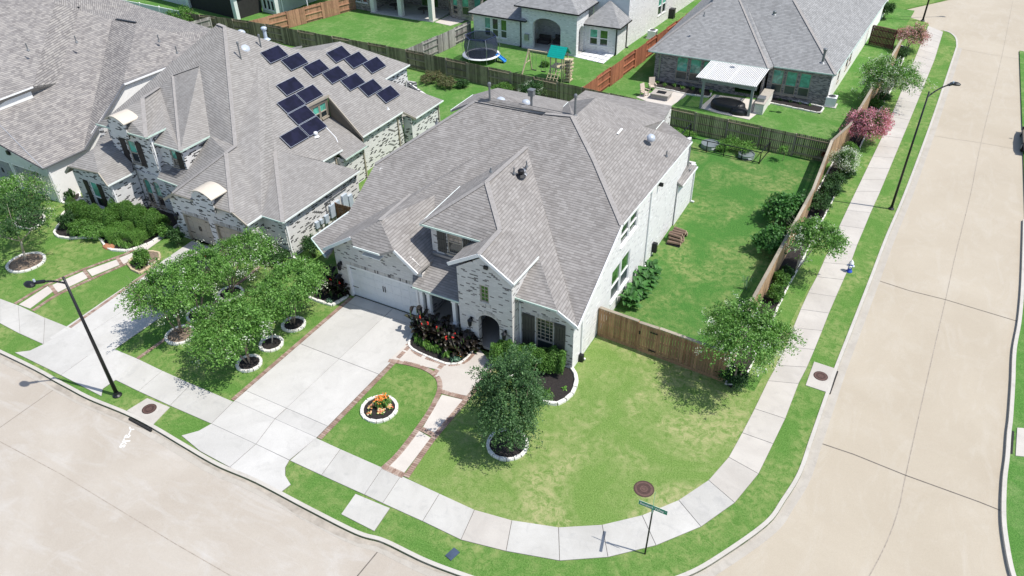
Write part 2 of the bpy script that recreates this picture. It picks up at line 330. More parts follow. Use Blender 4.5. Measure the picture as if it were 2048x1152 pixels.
def fascia(parent, p, q, mat='trim_white', h=.18): 
    p = Vector(p); q = Vector(q); return MB().bar(p + Vector((0, 0, -.07)), q + Vector((0, 0, -.07)), .06, h).build('fascia', mat, parent)
class Wall:
    # A->B along the wall, outer face on the right-hand side
    def __init__(s, parent, A, B, prof, mat, holes=(), th=.2, name='wall', base=0):
        A = Vector((A[0], A[1], 0)); B = Vector((B[0], B[1], 0)); s.A = A; d = B - A; s.L = d.length; s.d = d.normalized(); s.n = Vector((s.d.y, -s.d.x, 0)); s.parent = parent; s.mat = mat
        if isinstance(prof, (int, float)): prof = [(0, prof), (s.L, prof)]
        outer = [(0, base), (s.L, base)] + [(q[0], q[1]) for q in prof[::-1]]
        loops = [outer] + [list(h) for h in holes]
        flat = [q for l in loops for q in l]
        tr = tessellate_polygon([[Vector((q[0], q[1], 0)) for q in l] for l in loops])
        x = MB(); N = len(flat); off = 3.37 + (hash((round(A.x, 1), round(A.y, 1))) % 7) * .13
        fr = [s.pt(q[0], q[1]) for q in flat]; mi_ = min(th * 1.02, s.L * .4); mx = lambda a: mi_ if a < 1e-4 else (s.L - mi_ if a > s.L - 1e-3 else a); bk = [s.pt(mx(q[0]), q[1], th) for q in flat]
        fs = []; fu = []
        for t in tr:
            a, b, c = [flat[i] for i in t]
            cr = (b[0] - a[0]) * (c[1] - a[1]) - (b[1] - a[1]) * (c[0] - a[0])
            if abs(cr) < 1e-9: continue
            if cr < 0: t = t[::-1]
            fs.append(tuple(t)); fu.append([(flat[i][0] + off, flat[i][1]) for i in t])
        x.add(fr, fs, 0, fu); x.add(bk, [f[::-1] for f in fs], 0, [u[::-1] for u in fu])
        for l in loops:
            k = len(l); area = sum(l[i][0] * l[(i + 1) % k][1] - l[(i + 1) % k][0] * l[i][1] for i in range(k))
            sgn = (1 if area > 0 else -1) * (1 if l is outer else -1)
            for i in range(k):
                a = l[i]; b = l[(i + 1) % k]
                q = [s.pt(*a), s.pt(mx(a[0]), a[1], th), s.pt(mx(b[0]), b[1], th), s.pt(*b)]
                L_ = math.hypot(b[0] - a[0], b[1] - a[1]); uu = [(7.1, .3), (7.1 + th, .3), (7.1 + th, .3 + L_), (7.1, .3 + L_)]
                if sgn * (1 if l is outer else -1) < 0: q = q[::-1]; uu = uu[::-1]
                x.add(q, [(0, 1, 2, 3)], 0, [uu])
        s.o = x.build(name, mat, parent)
    def pt(s, a, z, inn=0): return s.A + s.d * a - s.n * inn + Vector((0, 0, z))
    def bx(s, mb, a0, a1, z0, z1, o0, o1, mi=0):
        # o0<o1 distance outward from outer face
        vs = [s.A + s.d * a + s.n * o + Vector((0, 0, z)) for z in (z0, z1) for o in (o1, o0) for a in (a0, a1)]
        mb.add(vs, [(0, 2, 3, 1), (4, 5, 7, 6), (0, 1, 5, 4), (2, 6, 7, 3), (0, 4, 6, 2), (1, 3, 7, 5)], mi); return mb
    def window(s, a0, a1, z0, z1, frame='trim_white', up='glass_teal', lo='glass_dark', mid=.45, mun=None, depth=.09, fw=.07, sill=True):
        m = MB(); o0, o1 = -depth - .03, -depth + .05
        s.bx(m, a0, a0 + fw, z0, z1, o0, o1); s.bx(m, a1 - fw, a1, z0, z1, o0, o1); s.bx(m, a0 + fw, a1 - fw, z0, z0 + fw, o0, o1); s.bx(m, a0 + fw, a1 - fw, z1 - fw, z1, o0, o1)
        zm = z0 + (z1 - z0) * mid if mid else None
        if zm: s.bx(m, a0 + fw, a1 - fw, zm - .035, zm + .035, o0, o1 + .01)
        w = m.build('window', frame, s.parent)
        def pane(za, zb, mt): s.bx(MB(), a0 + fw * .5, a1 - fw * .5, za, zb, -depth - .01, -depth + .005).build('pane', mt, w)
        if zm: pane(z0 + .03, zm, lo); pane(zm, z1 - .03, up)
        else: pane(z0 + .03, z1 - .03, up)
        if mun:
            g = MB()
            for (za, zb, nx, nz) in mun:
                for i in range(1, nx): x = a0 + (a1 - a0) * i / nx; s.bx(g, x - .014, x + .014, za, zb, -depth, -depth + .03)
                for j in range(1, nz): z = za + (zb - za) * j / nz; s.bx(g, a0 + fw, a1 - fw, z - .014, z + .014, -depth, -depth + .027)
            g.build('muntin', frame, w)
        if sill: s.bx(MB(), a0 - .06, a1 + .06, z0 - .09, z0, -.02, .06).build('sill', s.mat if False else frame, w)
        return w
    def shutter(s, a0, a1, z0, z1, mat='shutter_brown'):
        m = MB(); n = 4; w = (a1 - a0) / n
        for i in range(n): s.bx(m, a0 + i * w + .008, a0 + (i + 1) * w - .008, z0, z1, .01, .045)
        for z in (z0 + .18, (z0 + z1) / 2, z1 - .18): s.bx(m, a0, a1, z - .06, z + .06, .045, .06)
        m.build('shutter', mat, s.parent)
    def lantern(s, a, z):
        m = MB(); s.bx(m, a - .06, a + .06, z + .1, z + .35, 0, .04); m.bar(s.pt(a, z + .32, -.04), s.pt(a, z + .38, -.2), .03)
        c = s.pt(a, z, -.2); m.lathe(c, [(.02, .36), (.15, .22), (.13, .2), (.1, -.1), (.06, -.16), (0, -.17)], 6); m.build('lantern', 'metal_black', s.parent)
        MB().lathe(c, [(0, .19), (.115, .185), (.09, -.08), (0, -.09)], 6).build('lantern_glass', 'lantern_glass', s.parent)
    def pipe(s, a, z0, z1, mat='trim_white'):
        m = MB(); s.bx(m, a - .05, a + .05, z0 + .1, z1, .015, .09); s.bx(m, a - .05, a + .05, z0 + .04, z0 + .12, .015, .3); m.build('downspout', mat, s.parent)
def rect(a0, a1, z0, z1): return [(a0, z0), (a1, z0), (a1, z1), (a0, z1)]
def arch(a0, a1, z0, zs, zt, n=10):
    c = (a0 + a1) / 2; r = (a1 - a0) / 2
    return [(a0, z0), (a1, z0)] + [(c + r * math.cos(PI * i / n), zs + (zt - zs) * math.sin(PI * i / n)) for i in range(n + 1)]
# ---------------------------------------------------------------- foliage
def quads(name, C_, D, N, L, W, mats, parent=None, mi=None):
    # leaves as two-triangle folded blades; C_ centre, D direction, N normal
    n = len(C_); S = np.cross(D, N); S /= np.linalg.norm(S, axis=1)[:, None] + 1e-9
    L = L[:, None]; W = W[:, None]
    V = np.empty((n, 4, 3)); V[:, 0] = C_ - D * L / 2; V[:, 1] = C_ + S * W / 2 + N * W * .12; V[:, 2] = C_ + D * L / 2; V[:, 3] = C_ - S * W / 2 + N * W * .12
    me = bpy.data.meshes.new(name); me.vertices.add(4 * n); me.vertices.foreach_set('co', V.reshape(-1))
    me.loops.add(4 * n); me.loops.foreach_set('vertex_index', np.arange(4 * n, dtype=np.int32))
    me.polygons.add(n); me.polygons.foreach_set('loop_start', np.arange(0, 4 * n, 4, dtype=np.int32)); me.polygons.foreach_set('loop_total', np.full(n, 4, dtype=np.int32))
    if mi is not None: me.polygons.foreach_set('material_index', mi.astype(np.int32))
    me.update(); me.validate()
    return meshobj(name, me, [mats] if isinstance(mats, str) else mats, parent)
def nrm(a): return a / (np.linalg.norm(a, axis=1)[:, None] + 1e-9)
def crownmesh(rng, c, r, rz, ntw, nl, leaf, droop, mat, parent, name='crown', tipmat=None, tipfrac=0, flat=.0, gaps=.25, tipsize=1.6, tipname='blossoms', low=.35):
    ntw = int(ntw * .72); leaf = leaf * 1.12
    # twigs fan out from the middle; leaves sit on the outer part of each twig
    u = rng.normal(size=(ntw, 3)); u[:, 2] = np.abs(u[:, 2]) * .9 - low; u = nrm(u)
    # lobes for an uneven outline
    lob = nrm(rng.normal(size=(13, 3)) * np.array([1, 1, .7])); rad = .50 + .52 * np.clip((u @ lob.T).max(1), 0, 1) ** 7 + rng.uniform(-.10, .12, ntw) + (rng.uniform(size=ntw) < .07) * .2
    end = u * rad[:, None] * np.array([r, r, rz]); start = end * rng.uniform(.25, .6, ntw)[:, None]
    ctrl = (start + end) / 2 + np.array([0, 0, 1.0]) * droop * r * .35; end = end - np.array([0, 0, 1.0]) * droop * r * .25 * rng.uniform(.3, 1.2, ntw)[:, None]
    keep = rng.uniform(size=ntw) > gaps * (rng.uniform(size=ntw)); s0, c0, e0 = start[keep], ctrl[keep], end[keep]; k = len(s0)
    t = rng.uniform(.05, 1, (k, nl)) ** .7; t = t[..., None]
    P_ = (1 - t) ** 2 * s0[:, None] + 2 * t * (1 - t) * c0[:, None] + t * t * e0[:, None]
    T = 2 * (1 - t) * (c0 - s0)[:, None] + 2 * t * (e0 - c0)[:, None]; T = T / (np.linalg.norm(T, axis=2)[..., None] + 1e-9)
    P_ = P_ + rng.normal(size=P_.shape) * leaf * .62; P_ = P_.reshape(-1, 3); T = T.reshape(-1, 3)
    D = nrm(T * .6 + rng.normal(size=P_.shape) * .7 - np.array([0, 0, .15])); N_ = nrm(rng.normal(size=P_.shape) * .7 + np.array([0, 0, 1.0]) + nrm(P_) * .5)
    n = len(P_); L = leaf * rng.uniform(.7, 1.4, n); W = L * rng.uniform(.45, .7, n)
    o = quads(name, P_ + np.array(c), D, N_, L, W, mat, parent)
    if tipmat:
        q = int(k * tipfrac); idx = rng.choice(k, q, replace=False); idx = idx[np.argsort(-e0[idx, 2])][:q]
        m = 26; tp = e0[idx][:, None] + rng.normal(size=(q, m, 3)) * leaf * 1.2 + nrm(e0[idx])[:, None] * leaf * 1.2
        tp = tp.reshape(-1, 3); D = nrm(rng.normal(size=tp.shape)); N_ = nrm(rng.normal(size=tp.shape) + np.array([0, 0, .8])); L = leaf * rng.uniform(.4, .8, len(tp)) * tipsize / 1.6
        quads(tipname, tp + np.array(c), D, N_, L, L * .9, tipmat, parent)
    return o
def trunkmesh(rng, c, r, rz, stems, tr, parent, mat='bark', zs=0.0):
    m = MB(); c = Vector(c)
    for i in range(stems):
        a = 2 * PI * i / stems + rng.uniform(-.4, .4); base = Vector((math.cos(a) * tr * 1.3 * (stems > 1), math.sin(a) * tr * 1.3 * (stems > 1), zs))
        fork = Vector((c.x * .5 + math.cos(a) * r * .18, c.y * .5 + math.sin(a) * r * .18, max(.3, (c.z - rz * .55))))
        mid = (base + fork) / 2 + Vector((rng.uniform(-.05, .05), rng.uniform(-.05, .05), 0))
        m.path([base, mid, fork], [tr, tr * .8, tr * .65], 8)
        for j in range(4):
            b = a + rng.uniform(-1.3, 1.3); e = c + Vector((math.cos(b) * r * .6, math.sin(b) * r * .6, rz * rng.uniform(-.1, .5)))
            mm = (fork + e) / 2 + Vector((0, 0, -.08)); m.path([fork, mm, e], [tr * .5, tr * .33, tr * .12], 5)
            for q in range(2):
                e2 = e + Vector((rng.uniform(-.3, .3) * r, rng.uniform(-.3, .3) * r, rng.uniform(.0, .35) * rz)); m.path([mm, e2], [tr * .25, tr * .06], 4)
    m.build('trunk', mat, parent, smooth=True)
def tree(label, t, name='crepe_myrtle', mat='leaf_myrtle', leaf=.085, ntw=520, nl=24, droop=.5, stems=3, tr=.05, group=None, tip=None, tipf=0, seed=0, bark='bark', gaps=.3, cat='tree', zs=0.0, tipsize=1.6, low=.35):
    x, y, ox, oy, h, r, rz = t; rng = np.random.default_rng(seed); pr = random.Random(seed)
    root = thing(name, label, cat, (x, y, 0), 0, group)
    with local():
        trunkmesh(pr, (ox, oy, h), r, rz, stems, tr, root, bark, zs)
        crownmesh(rng, (ox, oy, h), r, rz, ntw, nl, leaf, droop, mat, root, tipmat=tip, tipfrac=tipf, gaps=gaps, tipsize=tipsize, low=low)
    return root
def shrub(label, s, name='shrub', mat='leaf_shrub', leaf=.07, ntw=300, nl=20, droop=.15, group=None, tip=None, tipf=0, seed=0, cat='shrub', up=.95, elong=None, tipsize=1.6):
    x, y, r, rz = s; rng = np.random.default_rng(seed); pr = random.Random(seed)
    root = thing(name, label, cat, (x, y, 0), 0, group)
    with local():
        m = MB()
        for i in range(5):
            a = 2 * PI * i / 5 + pr.uniform(-.3, .3); m.path([(0.04 * math.cos(a), .04 * math.sin(a), 0), (r * .3 * math.cos(a), r * .3 * math.sin(a), rz * .7), (r * .5 * math.cos(a), r * .5 * math.sin(a), rz * 1.3)], [.025, .018, .008], 5)
        m.build('stem', 'bark_dark', root)
        o = crownmesh(rng, (0, 0, rz * up), r, rz, ntw, nl, leaf, droop, mat, root, name='foliage', tipmat=tip, tipfrac=tipf, gaps=.15, tipsize=tipsize)
        if elong:
            for ch in root.children: ch.scale = (elong[0], 1, 1); ch.rotation_euler = (0, 0, elong[1])
    return root
def clump(label, pos, r, h, n=70, name='grassy_plant', mat='leaf_grassy', w=.035, seed=0, group=None, tip=None, cat='plant', ntip=10):
    rng = np.random.default_rng(seed); root = thing(name, label, cat, (pos[0], pos[1], 0), 0, group)
    vs = []; fs = []
    for i in range(n):
        a = rng.uniform(0, 2 * PI); rr = r * rng.uniform(.35, 1); hh = h * rng.uniform(.7, 1.1); b = rng.uniform(0, r * .4); ww = w * rng.uniform(.7, 1.2)
        d = Vector((math.cos(a), math.sin(a), 0)); s = Vector((-d.y, d.x, 0)); o = Vector((math.cos(a * 3) * b, math.sin(a * 5) * b, 0)); k = len(vs)
        p0 = o; p1 = o + d * rr * .5 + Vector((0, 0, hh)); p2 = o + d * rr + Vector((0, 0, hh * rng.uniform(.3, .8)))
        vs += [p0 - s * ww / 2, p0 + s * ww / 2, p1 + s * ww / 2, p1 - s * ww / 2, p2]; fs += [(k, k + 1, k + 2, k + 3), (k + 3, k + 2, k + 4)]
    x = MB(); x.add(vs, fs)
    with local():
        x.build('foliage', mat, root)
        if tip:
            q = MB()
            for i in range(ntip):
                a = rng.uniform(0, 2 * PI); rr = r * rng.uniform(0, .9); c = (math.cos(a) * rr, math.sin(a) * rr, h * rng.uniform(.8, 1.15)); sz = rng.uniform(.03, .055)
                q.lathe(c, [(0, -sz * .4), (sz, 0), (sz * .6, sz * .5), (0, sz * .7)], 6)
            q.build('blossoms', tip, root)
    return root
def canna(label, pos, h, n=6, seed=0, mat='leaf_canna', flower=True, group=None, leafl=.55, name='canna_plant'):
    rng = random.Random(seed); root = thing(name, label, 'plant', (pos[0], pos[1], 0), 0, group); lv = MB(); st = MB(); fl = MB()
    for i in range(n):
        bx, by = rng.uniform(-.3, .3), rng.uniform(-.3, .3); hh = h * rng.uniform(.65, 1.05); tx, ty = bx + rng.uniform(-.15, .15), by + rng.uniform(-.15, .15)
        st.path([(bx, by, 0), (tx, ty, hh)], [.02, .012], 5)
        for j in range(7):
            z = hh * (.15 + .8 * j / 7); a = j * 2.4 + rng.uniform(-.4, .4); L = leafl * rng.uniform(.7, 1.1); W = L * .42; d = Vector((math.cos(a), math.sin(a), 0)); s = Vector((-d.y, d.x, 0))
            t = j / 7; o = Vector((bx + (tx - bx) * z / hh, by + (ty - by) * z / hh, z)); k = []
            for (q, ww, up) in ((0, .1, 0), (.3, .9, .28), (.62, 1, .42), (.85, .6, .38), (1, .02, .3)):
                p = o + d * L * q + Vector((0, 0, L * up)); k += [p - s * W / 2 * ww + Vector((0, 0, .03 * ww)), p, p + s * W / 2 * ww + Vector((0, 0, .03 * ww))]
            lv.add(k, [(3 * a_ + b_, 3 * a_ + b_ + 1, 3 * a_ + b_ + 4, 3 * a_ + b_ + 3) for a_ in range(4) for b_ in range(2)])
        if flower and rng.random() < .12:
            for q in range(4):
                fl.lathe((tx + rng.uniform(-.04, .04), ty + rng.uniform(-.04, .04), hh + rng.uniform(0, .14)), [(0, -.03), (.04, 0), (.025, .04), (0, .05)], 5)
    with local():
        st.build('stem', 'stem_green', root); lv.build('foliage', mat, root)
        if fl.v: fl.build('blossoms', 'red_flower', root)
    return root
# ---------------------------------------------------------------- ground, streets, kerbs
def smooth(pts, n=6):
    out = []
    for i in range(len(pts) - 1):
        p0 = pts[max(0, i - 1)]; p1 = pts[i]; p2 = pts[i + 1]; p3 = pts[min(len(pts) - 1, i + 2)]
        for j in range(n):
            t = j / n
            out.append(tuple(.5 * (2 * p1[k] + (p2[k] - p0[k]) * t + (2 * p0[k] - 5 * p1[k] + 4 * p2[k] - p3[k]) * t * t + (3 * p1[k] - p0[k] - 3 * p2[k] + p3[k]) * t ** 3) for k in (0, 1)))
    return out + [tuple(pts[-1])]
def offs(pts, d):
    o = []
    for i, p in enumerate(pts):
        a = pts[max(0, i - 1)]; b = pts[min(len(pts) - 1, i + 1)]; t = Vector((b[0] - a[0], b[1] - a[1])); t = t.normalized() if t.length > 0 else Vector((1, 0))
        o.append((p[0] + t.y * d, p[1] - t.x * d))
    return o
def ribbon(mb, pts, d0, d1, z0, z1, mi=0):
    a = offs(pts, d0); b = offs(pts, d1); n = len(pts)
    vs = [(p[0], p[1], z0) for p in a] + [(p[0], p[1], z0) for p in b] + [(p[0], p[1], z1) for p in a] + [(p[0], p[1], z1) for p in b]
    fs = []
    for i in range(n - 1): fs += [(2 * n + i, 2 * n + i + 1, 3 * n + i + 1, 3 * n + i), (i, i + 1, 2 * n + i + 1, 2 * n + i), (n + i, n + i + 1, 3 * n + i + 1, 3 * n + i)]
    fs += [(0, n, 3 * n, 2 * n), (n - 1, 2 * n - 1, 4 * n - 1, 3 * n - 1)]
    mb.add(vs, fs, mi); return mb
ZS = -.12
struct('ground', MB().box((-20, 60, -1.0), (700, 700, 1.0)), 'soil')
KERB = [(-150, 12.9), (-100, 13.05), (-60, 13.15)] + [(-39.42,13.57),(-34.28,13.50),(-32.00,13.46),(-29.47,13.60),(-27.56,13.58),(-25.24,13.44),(-23.00,13.33),(-20.70,13.44),(-17.77,13.38),(-15.08,13.37),(-13.83,13.57),(-11.81,13.59),(-9.86,13.79),(-8.01,14.09),(-5.85,14.90),(-4.10,16.10),(-2.41,17.82),(-1.36,19.44),(-0.19,21.70),(0.18,23.20),(0.50,25.00),(0.58,27.24),(0.70,30.72),(0.77,32.89),(1.01,37.17),(1.28,42.15),(1.54,47.18),(2.00,53.84),(2.59,65.53),(3.04,76.59),(3.49,88.69)]
KERB2 = [(3.49,88.69),(3.26,91.35),(2.65,93.05),(1.93,93.65)]
k1 = smooth(KERB); k2 = smooth(KERB2, 4); k3 = [(1.93,93.65),(0.56,93.00),(0.20,95.72),(-1.96,97.12),(-4.62,97.35),(-4.06,98.03)] + [(2.5, 108), (3.5, 125)]
block = k1 + k2 + k3 + [(3.5, 160), (-150, 160)]
struct('street', MB().add([(-160, -60, ZS), (60, -60, ZS), (60, 170, ZS), (-160, 170, ZS)], [(0, 1, 2, 3)]) or None, 'street_concrete') if False else None
sx = MB(); sx.add([(-160, -60, ZS), (-6.5, -60, ZS), (-6.5, 14.2, ZS), (-4.2, 14.6, ZS), (-4.2, 40, ZS), (-160, 40, ZS)], [(0, 1, 2, 3, 4, 5)]); struct('street', sx, 'street_concrete')
sx = MB(); sx.add([(-6.5, -60, ZS - .004), (60, -60, ZS - .004), (60, 170, ZS - .004), (-6.5, 170, ZS - .004)], [(0, 1, 2, 3)]); struct('side_street', sx, 'street_concrete_b')
struct('lawn', MB().prism(block, -.4, 0), 'grass_front')
kb = MB(); ribbon(kb, k1, 0, -.17, -.3, .035); ribbon(kb, k2, 0, -.17, -.3, .035); struct('kerb', kb, 'kerb_concrete')
gt = MB(); ribbon(gt, k1, .42, .002, -.2, ZS + .006); struct('gutter_strip', gt, 'gutter_concrete')
# opposite corner of the side street
o1 = smooth([(9.32,53.51),(9.20,45.82),(9.03,41.51),(8.79,38.57),(8.73,35.66),(8.65,33.05),(8.58,31.84),(8.53,30.23),(8.44,28.76),(8.42,26.95),(8.49,25.69),(8.71,24.09),(8.96,23.14)])
struct('lawn', MB().prism([(p[0], p[1]) for p in o1] + [(40, 18), (40, 80), (9, 90)], -.4, 0), 'grass_lush')
kb = MB(); ribbon(kb, o1, 0, .17, -.3, .035); struct('kerb', kb, 'kerb_concrete')
gt = MB(); ribbon(gt, o1, 0, -.42, -.2, ZS + .006); struct('gutter_strip', gt, 'gutter_concrete')
# street joints
jt = MB(); z = ZS + .004
def line(mb, pts, w, zz): 
    n = len(pts); a = offs(pts, w / 2); b = offs(pts, -w / 2)
    mb.add([(p[0], p[1], zz) for p in a] + [(p[0], p[1], zz) for p in b], [(i, i + 1, n + i + 1, n + i) for i in range(n - 1)])
line(jt, [(-13.90,11.84),(-13.83,13.57)], .05, z); line(jt, [(1.28,42.15),(3.34,41.85),(5.27,41.85),(9.03,41.46)], .05, z); line(jt, [(0.40,27.36),(2.37,27.36),(4.57,27.15),(7.45,27.05),(8.44,26.96)], .05, z)
line(jt, [(-34.35,13.47),(-34.30,10.28),(-34.35,8.82)], .025, z); struct('joint', jt, 'joint')
jt = MB(); line(jt, [(-80, 9.4)] + [(-33.34,9.66),(-29.03,9.74),(-24.91,9.65),(-21.46,9.58),(-18.18,9.57),(-15.77,9.57)], .035, z); line(jt, smooth([(8.34,109.24),(7.44,86.66),(6.34,65.31),(5.99,56.15),(5.50,47.30),(5.26,41.95),(4.86,33.66),(4.57,27.15),(4.50,25.22),(4.26,23.21),(3.82,21.14),(3.35,19.50)]), .035, z)
line(jt, [(3.64,88.43),(6.41,87.92),(9.37,87.58)], .03, z); line(jt, [(2.51,65.07),(6.34,65.31),(9.67,65.27)], .03, z); struct('joint', jt, 'joint_soft')
# dark water stains along the gutter
rng = random.Random(3)
def blot(mb, c, rx, ry, a, zz, seed, n=22):
    r = random.Random(seed); vs = [(c[0], c[1], zz)]
    for i in range(n):
        t = 2 * PI * i / n; q = r.uniform(.7, 1.15); x = math.cos(t) * rx * q; y = math.sin(t) * ry * q; vs.append((c[0] + x * math.cos(a) - y * math.sin(a), c[1] + x * math.sin(a) + y * math.cos(a), zz))
    mb.add(vs, [(0, 1 + i, 1 + (i + 1) % n) for i in range(n)])
def wavy(name, pts, w0, w1, mat, seed, zz):
    r = random.Random(seed); pp_ = pts; n = len(pp_); m = MB(); a = offs(pp_, w0); ph = [r.uniform(0, 6) for _ in range(3)]
    b = []
    for i, p in enumerate(pp_):
        s = i / n * 40; q = w0 + (w1 - w0) * max(.05, .45 + .3 * math.sin(s * .35 + ph[0]) + .12 * math.sin(s * .9 + ph[1]) + .05 * math.sin(s * 5.1 + ph[2])); b.append(offs([pp_[max(0, i - 1)], p, pp_[min(n - 1, i + 1)]], q)[1])
    m.add([(p[0], p[1], zz) for p in a] + [(p[0], p[1], zz) for p in b], [(i, i + 1, n + i + 1, n + i) for i in range(n - 1)]); struct(name, m, mat)
kk = [p for p in k1 if -40 < p[0] < -6 and p[1] < 17.6]
wavy('water_stain', kk,   .04, .42, 'stain', 2, ZS + .012)
# ---------------------------------------------------------------- pavement slabs
def shrink(q, g):
    c = Vector((sum(p[0] for p in q) / len(q), sum(p[1] for p in q) / len(q)))
    out = []
    for p in q:
        v = Vector((p[0], p[1])) - c; L = v.length; out.append(tuple(c + v * max(0, (L - g)) / L))
    return out
def slabs(name, quads_, z, th, mats, g=.016, basemat='joint', kind='structure', base=True, seed=0):
    r = random.Random(seed); allp = quads_
    b = MB()
    for q in quads_: b.prism(q, -.05, z - .02)
    root = meta(b.build(name, basemat), kind=kind)
    for i, q in enumerate(quads_):
        m = mats if isinstance(mats, str) else (mats[i] if isinstance(mats, list) else mats)
        MB().prism(shrink(q, g), z - th, z + r.uniform(-.003, .003)).build('slab', m, root)
    return root
inn = [(-49.38,17.01),(-45.84,16.74),(-44.14,16.60),(-42.53,16.70),(-40.03,16.67),(-37.79,16.74),(-34.96,16.74)]
out_ = [(-47.54,15.31),(-43.97,15.12),(-41.89,15.15),(-39.97,15.09),(-37.94,15.12),(-36.05,15.07),(-34.63,15.08)]
ti = [(-32.37,16.69),(-28.19,16.64),(-25.30,16.68)]
bi = [(-31.73,15.07),(-27.95,15.04),(-25.15,15.09)]
slabs('sidewalk', [[inn[i], inn[i + 1], out_[i + 1], out_[i]] for i in range(5)], .03, .06, 'walk_concrete')
slabs('sidewalk', [[(-32.37,16.69), (-30.32,16.64), (-30.18,15.00), (-31.98,15.02)], [(-30.32,16.64), (-28.19,16.64), (-27.92,15.02), (-30.18,15.00)], [(-28.19,16.64), (-25.30,16.68), (-25.15,15.09), (-27.92,15.02)]], .03, .06, 'walk_concrete')
T = [(-20.05,16.72),(-18.57,16.70),(-16.18,16.71),(-15.18,16.72),(-13.12,16.69),(-11.34,16.67),(-9.68,16.94),(-7.80,17.53),(-6.25,18.48),(-4.95,19.69),(-3.84,21.14),(-3.02,22.77),(-2.59,24.46),(-2.43,26.20),(-2.30,28.02),(-2.18,30.28),(-2.06,31.64),(-1.96,33.33),(-1.94,35.12),(-1.91,36.99),(-1.84,38.77),(-1.70,40.64),(-1.63,42.34),(-1.53,44.78),(-1.45,47.32),(-1.35,49.54),(-1.20,52.49)]
Bm = [(-20.19,15.09),(-18.36,15.10),(-15.99,15.13),(-15.02,15.13),(-12.98,15.16),(-11.08,15.14),(-9.19,15.53),(-7.09,16.14),(-5.45,17.18),(-3.94,18.58),(-2.60,20.28),(-1.69,22.11),(-1.17,24.13),(-1.00,26.18),(-0.85,28.03),(-0.78,30.76),(-0.64,32.20),(-0.56,33.78),(-0.49,35.58),(-0.43,37.34),(-0.34,39.10),(-0.23,41.04),(-0.13,42.85),(-0.08,45.32),(0.03,47.58),(0.13,49.91),(0.33,53.25)]
tt = list(T); bb = list(Bm)
def interp(pts, n):
    L = [0]
    for i in range(len(pts) - 1): L.append(L[-1] + math.dist(pts[i], pts[i + 1]))
    o = []
    for k in range(n + 1):
        d = L[-1] * k / n; j = max(i for i in range(len(L)) if L[i] <= d + 1e-9); j = min(j, len(pts) - 2); t = (d - L[j]) / (L[j + 1] - L[j]); o.append(tuple(pts[j][c] + (pts[j + 1][c] - pts[j][c]) * t for c in (0, 1)))
    return o
fi = interp([(-1.20,52.49),(-0.65,63.21),(-0.17,79.11),(0.24,94.57)], 20); fo = interp([(0.33,53.25),(1.01,68.06),(1.68,83.46),(1.83,93.04)], 20)
TT = tt + fi[1:]; BB = bb + fo[1:]
wm = ['walk_concrete'] * len(TT); 
for i in range(11, len(TT)): wm[i] = 'walk_concrete_warm'
wm[4] = 'walk_concrete'; wm[5] = 'walk_concrete_warm'
slabs('sidewalk', [[TT[i], TT[i + 1], BB[i + 1], BB[i]] for i in range(len(TT) - 1)], .03, .06, wm)
slabs('sidewalk_ramp', [[(-16.37,14.99),(-14.58,15.07),(-14.48,13.82),(-16.25,13.85)]], .03, .06, 'walk_concrete')
# driveways
dl = [-25.3, -22.62, -20.02]
ys = [26.05, 25.2]
yd = [(-25.40,21.88)[1], (-24.39,17.31)[1]]
DY = [26.5, 25.75, 21.63, 17.55, 16.75]
q = []
for j in range(len(DY) - 1):
    for i in range(2): q.append([(dl[i], DY[j]), (dl[i + 1], DY[j]), (dl[i + 1], DY[j + 1]), (dl[i], DY[j + 1])])
q += [[(dl[0], 16.75), (dl[1], 16.75), (-22.29,15.11), (-25.15,15.09)], [(dl[1], 16.75), (dl[2], 16.75), (-20.23,15.10), (-22.29,15.11)]]
q += [[(-25.15,15.09), (-22.29,15.11), (-22.36,13.53)] + [(-24.31,13.58),(-25.84,13.87),(-25.34,14.48)], [(-22.29,15.11), (-20.23,15.10)] + [(-20.11,14.70),(-19.78,14.33),(-19.22,14.06)] + [(-19.33,13.48),(-20.80,13.49),(-22.36,13.53)]]
slabs('driveway', q, .034, .07, 'drive_concrete')
cut = MB(); ribbon(cut, [(-26.07,13.75),(-22.47,13.64),(-19.42,13.58),(-19.06,13.98)], .0, .28, -.1, .045); 
nx = [-38.75, -36.5, -34.05]
ND = [26.4, 24.4, 20.6, 16.6, 15.6]
q = []
for j in range(len(ND) - 1):
    for i in range(2): 
        x0, x1 = nx[i], nx[i + 1]
        if i == 0: x0 = nx[0] + (26.4 - ND[j]) * .06; xb = nx[0] + (26.4 - ND[j + 1]) * .06
        else: xb = x0
        if i == 0: q.append([(x0, ND[j]), (x1, ND[j]), (x1, ND[j + 1]), (xb, ND[j + 1])])
        else: q.append([(x0, ND[j]), (x1, ND[j]), (x1, ND[j + 1]), (x0, ND[j + 1])])
q += [[(-37.79,16.74), (-35.38,16.43), (-35.00,14.02), (-37.84,14.11)] + [(-37.94,15.12)], [(-35.38,16.43), (-32.29,16.69), (-31.92,14.97), (-31.72,13.92), (-35.00,14.02)], [(-37.84,14.11), (-35.00,14.02), (-35.42,13.59), (-38.61,13.89)]]
slabs('driveway', q[:8], .034, .07, 'drive_concrete'); slabs('driveway', [[(-37.79,16.74),(-34.90,16.63),(-34.81,13.94),(-38.69,13.95),(-38.10,14.43),(-37.94,15.12)], [(-34.90,16.63),(-32.29,16.69),(-31.91,15.27),(-31.96,14.28),(-31.56,13.88),(-34.81,13.94)]], .034, .07, 'drive_concrete')
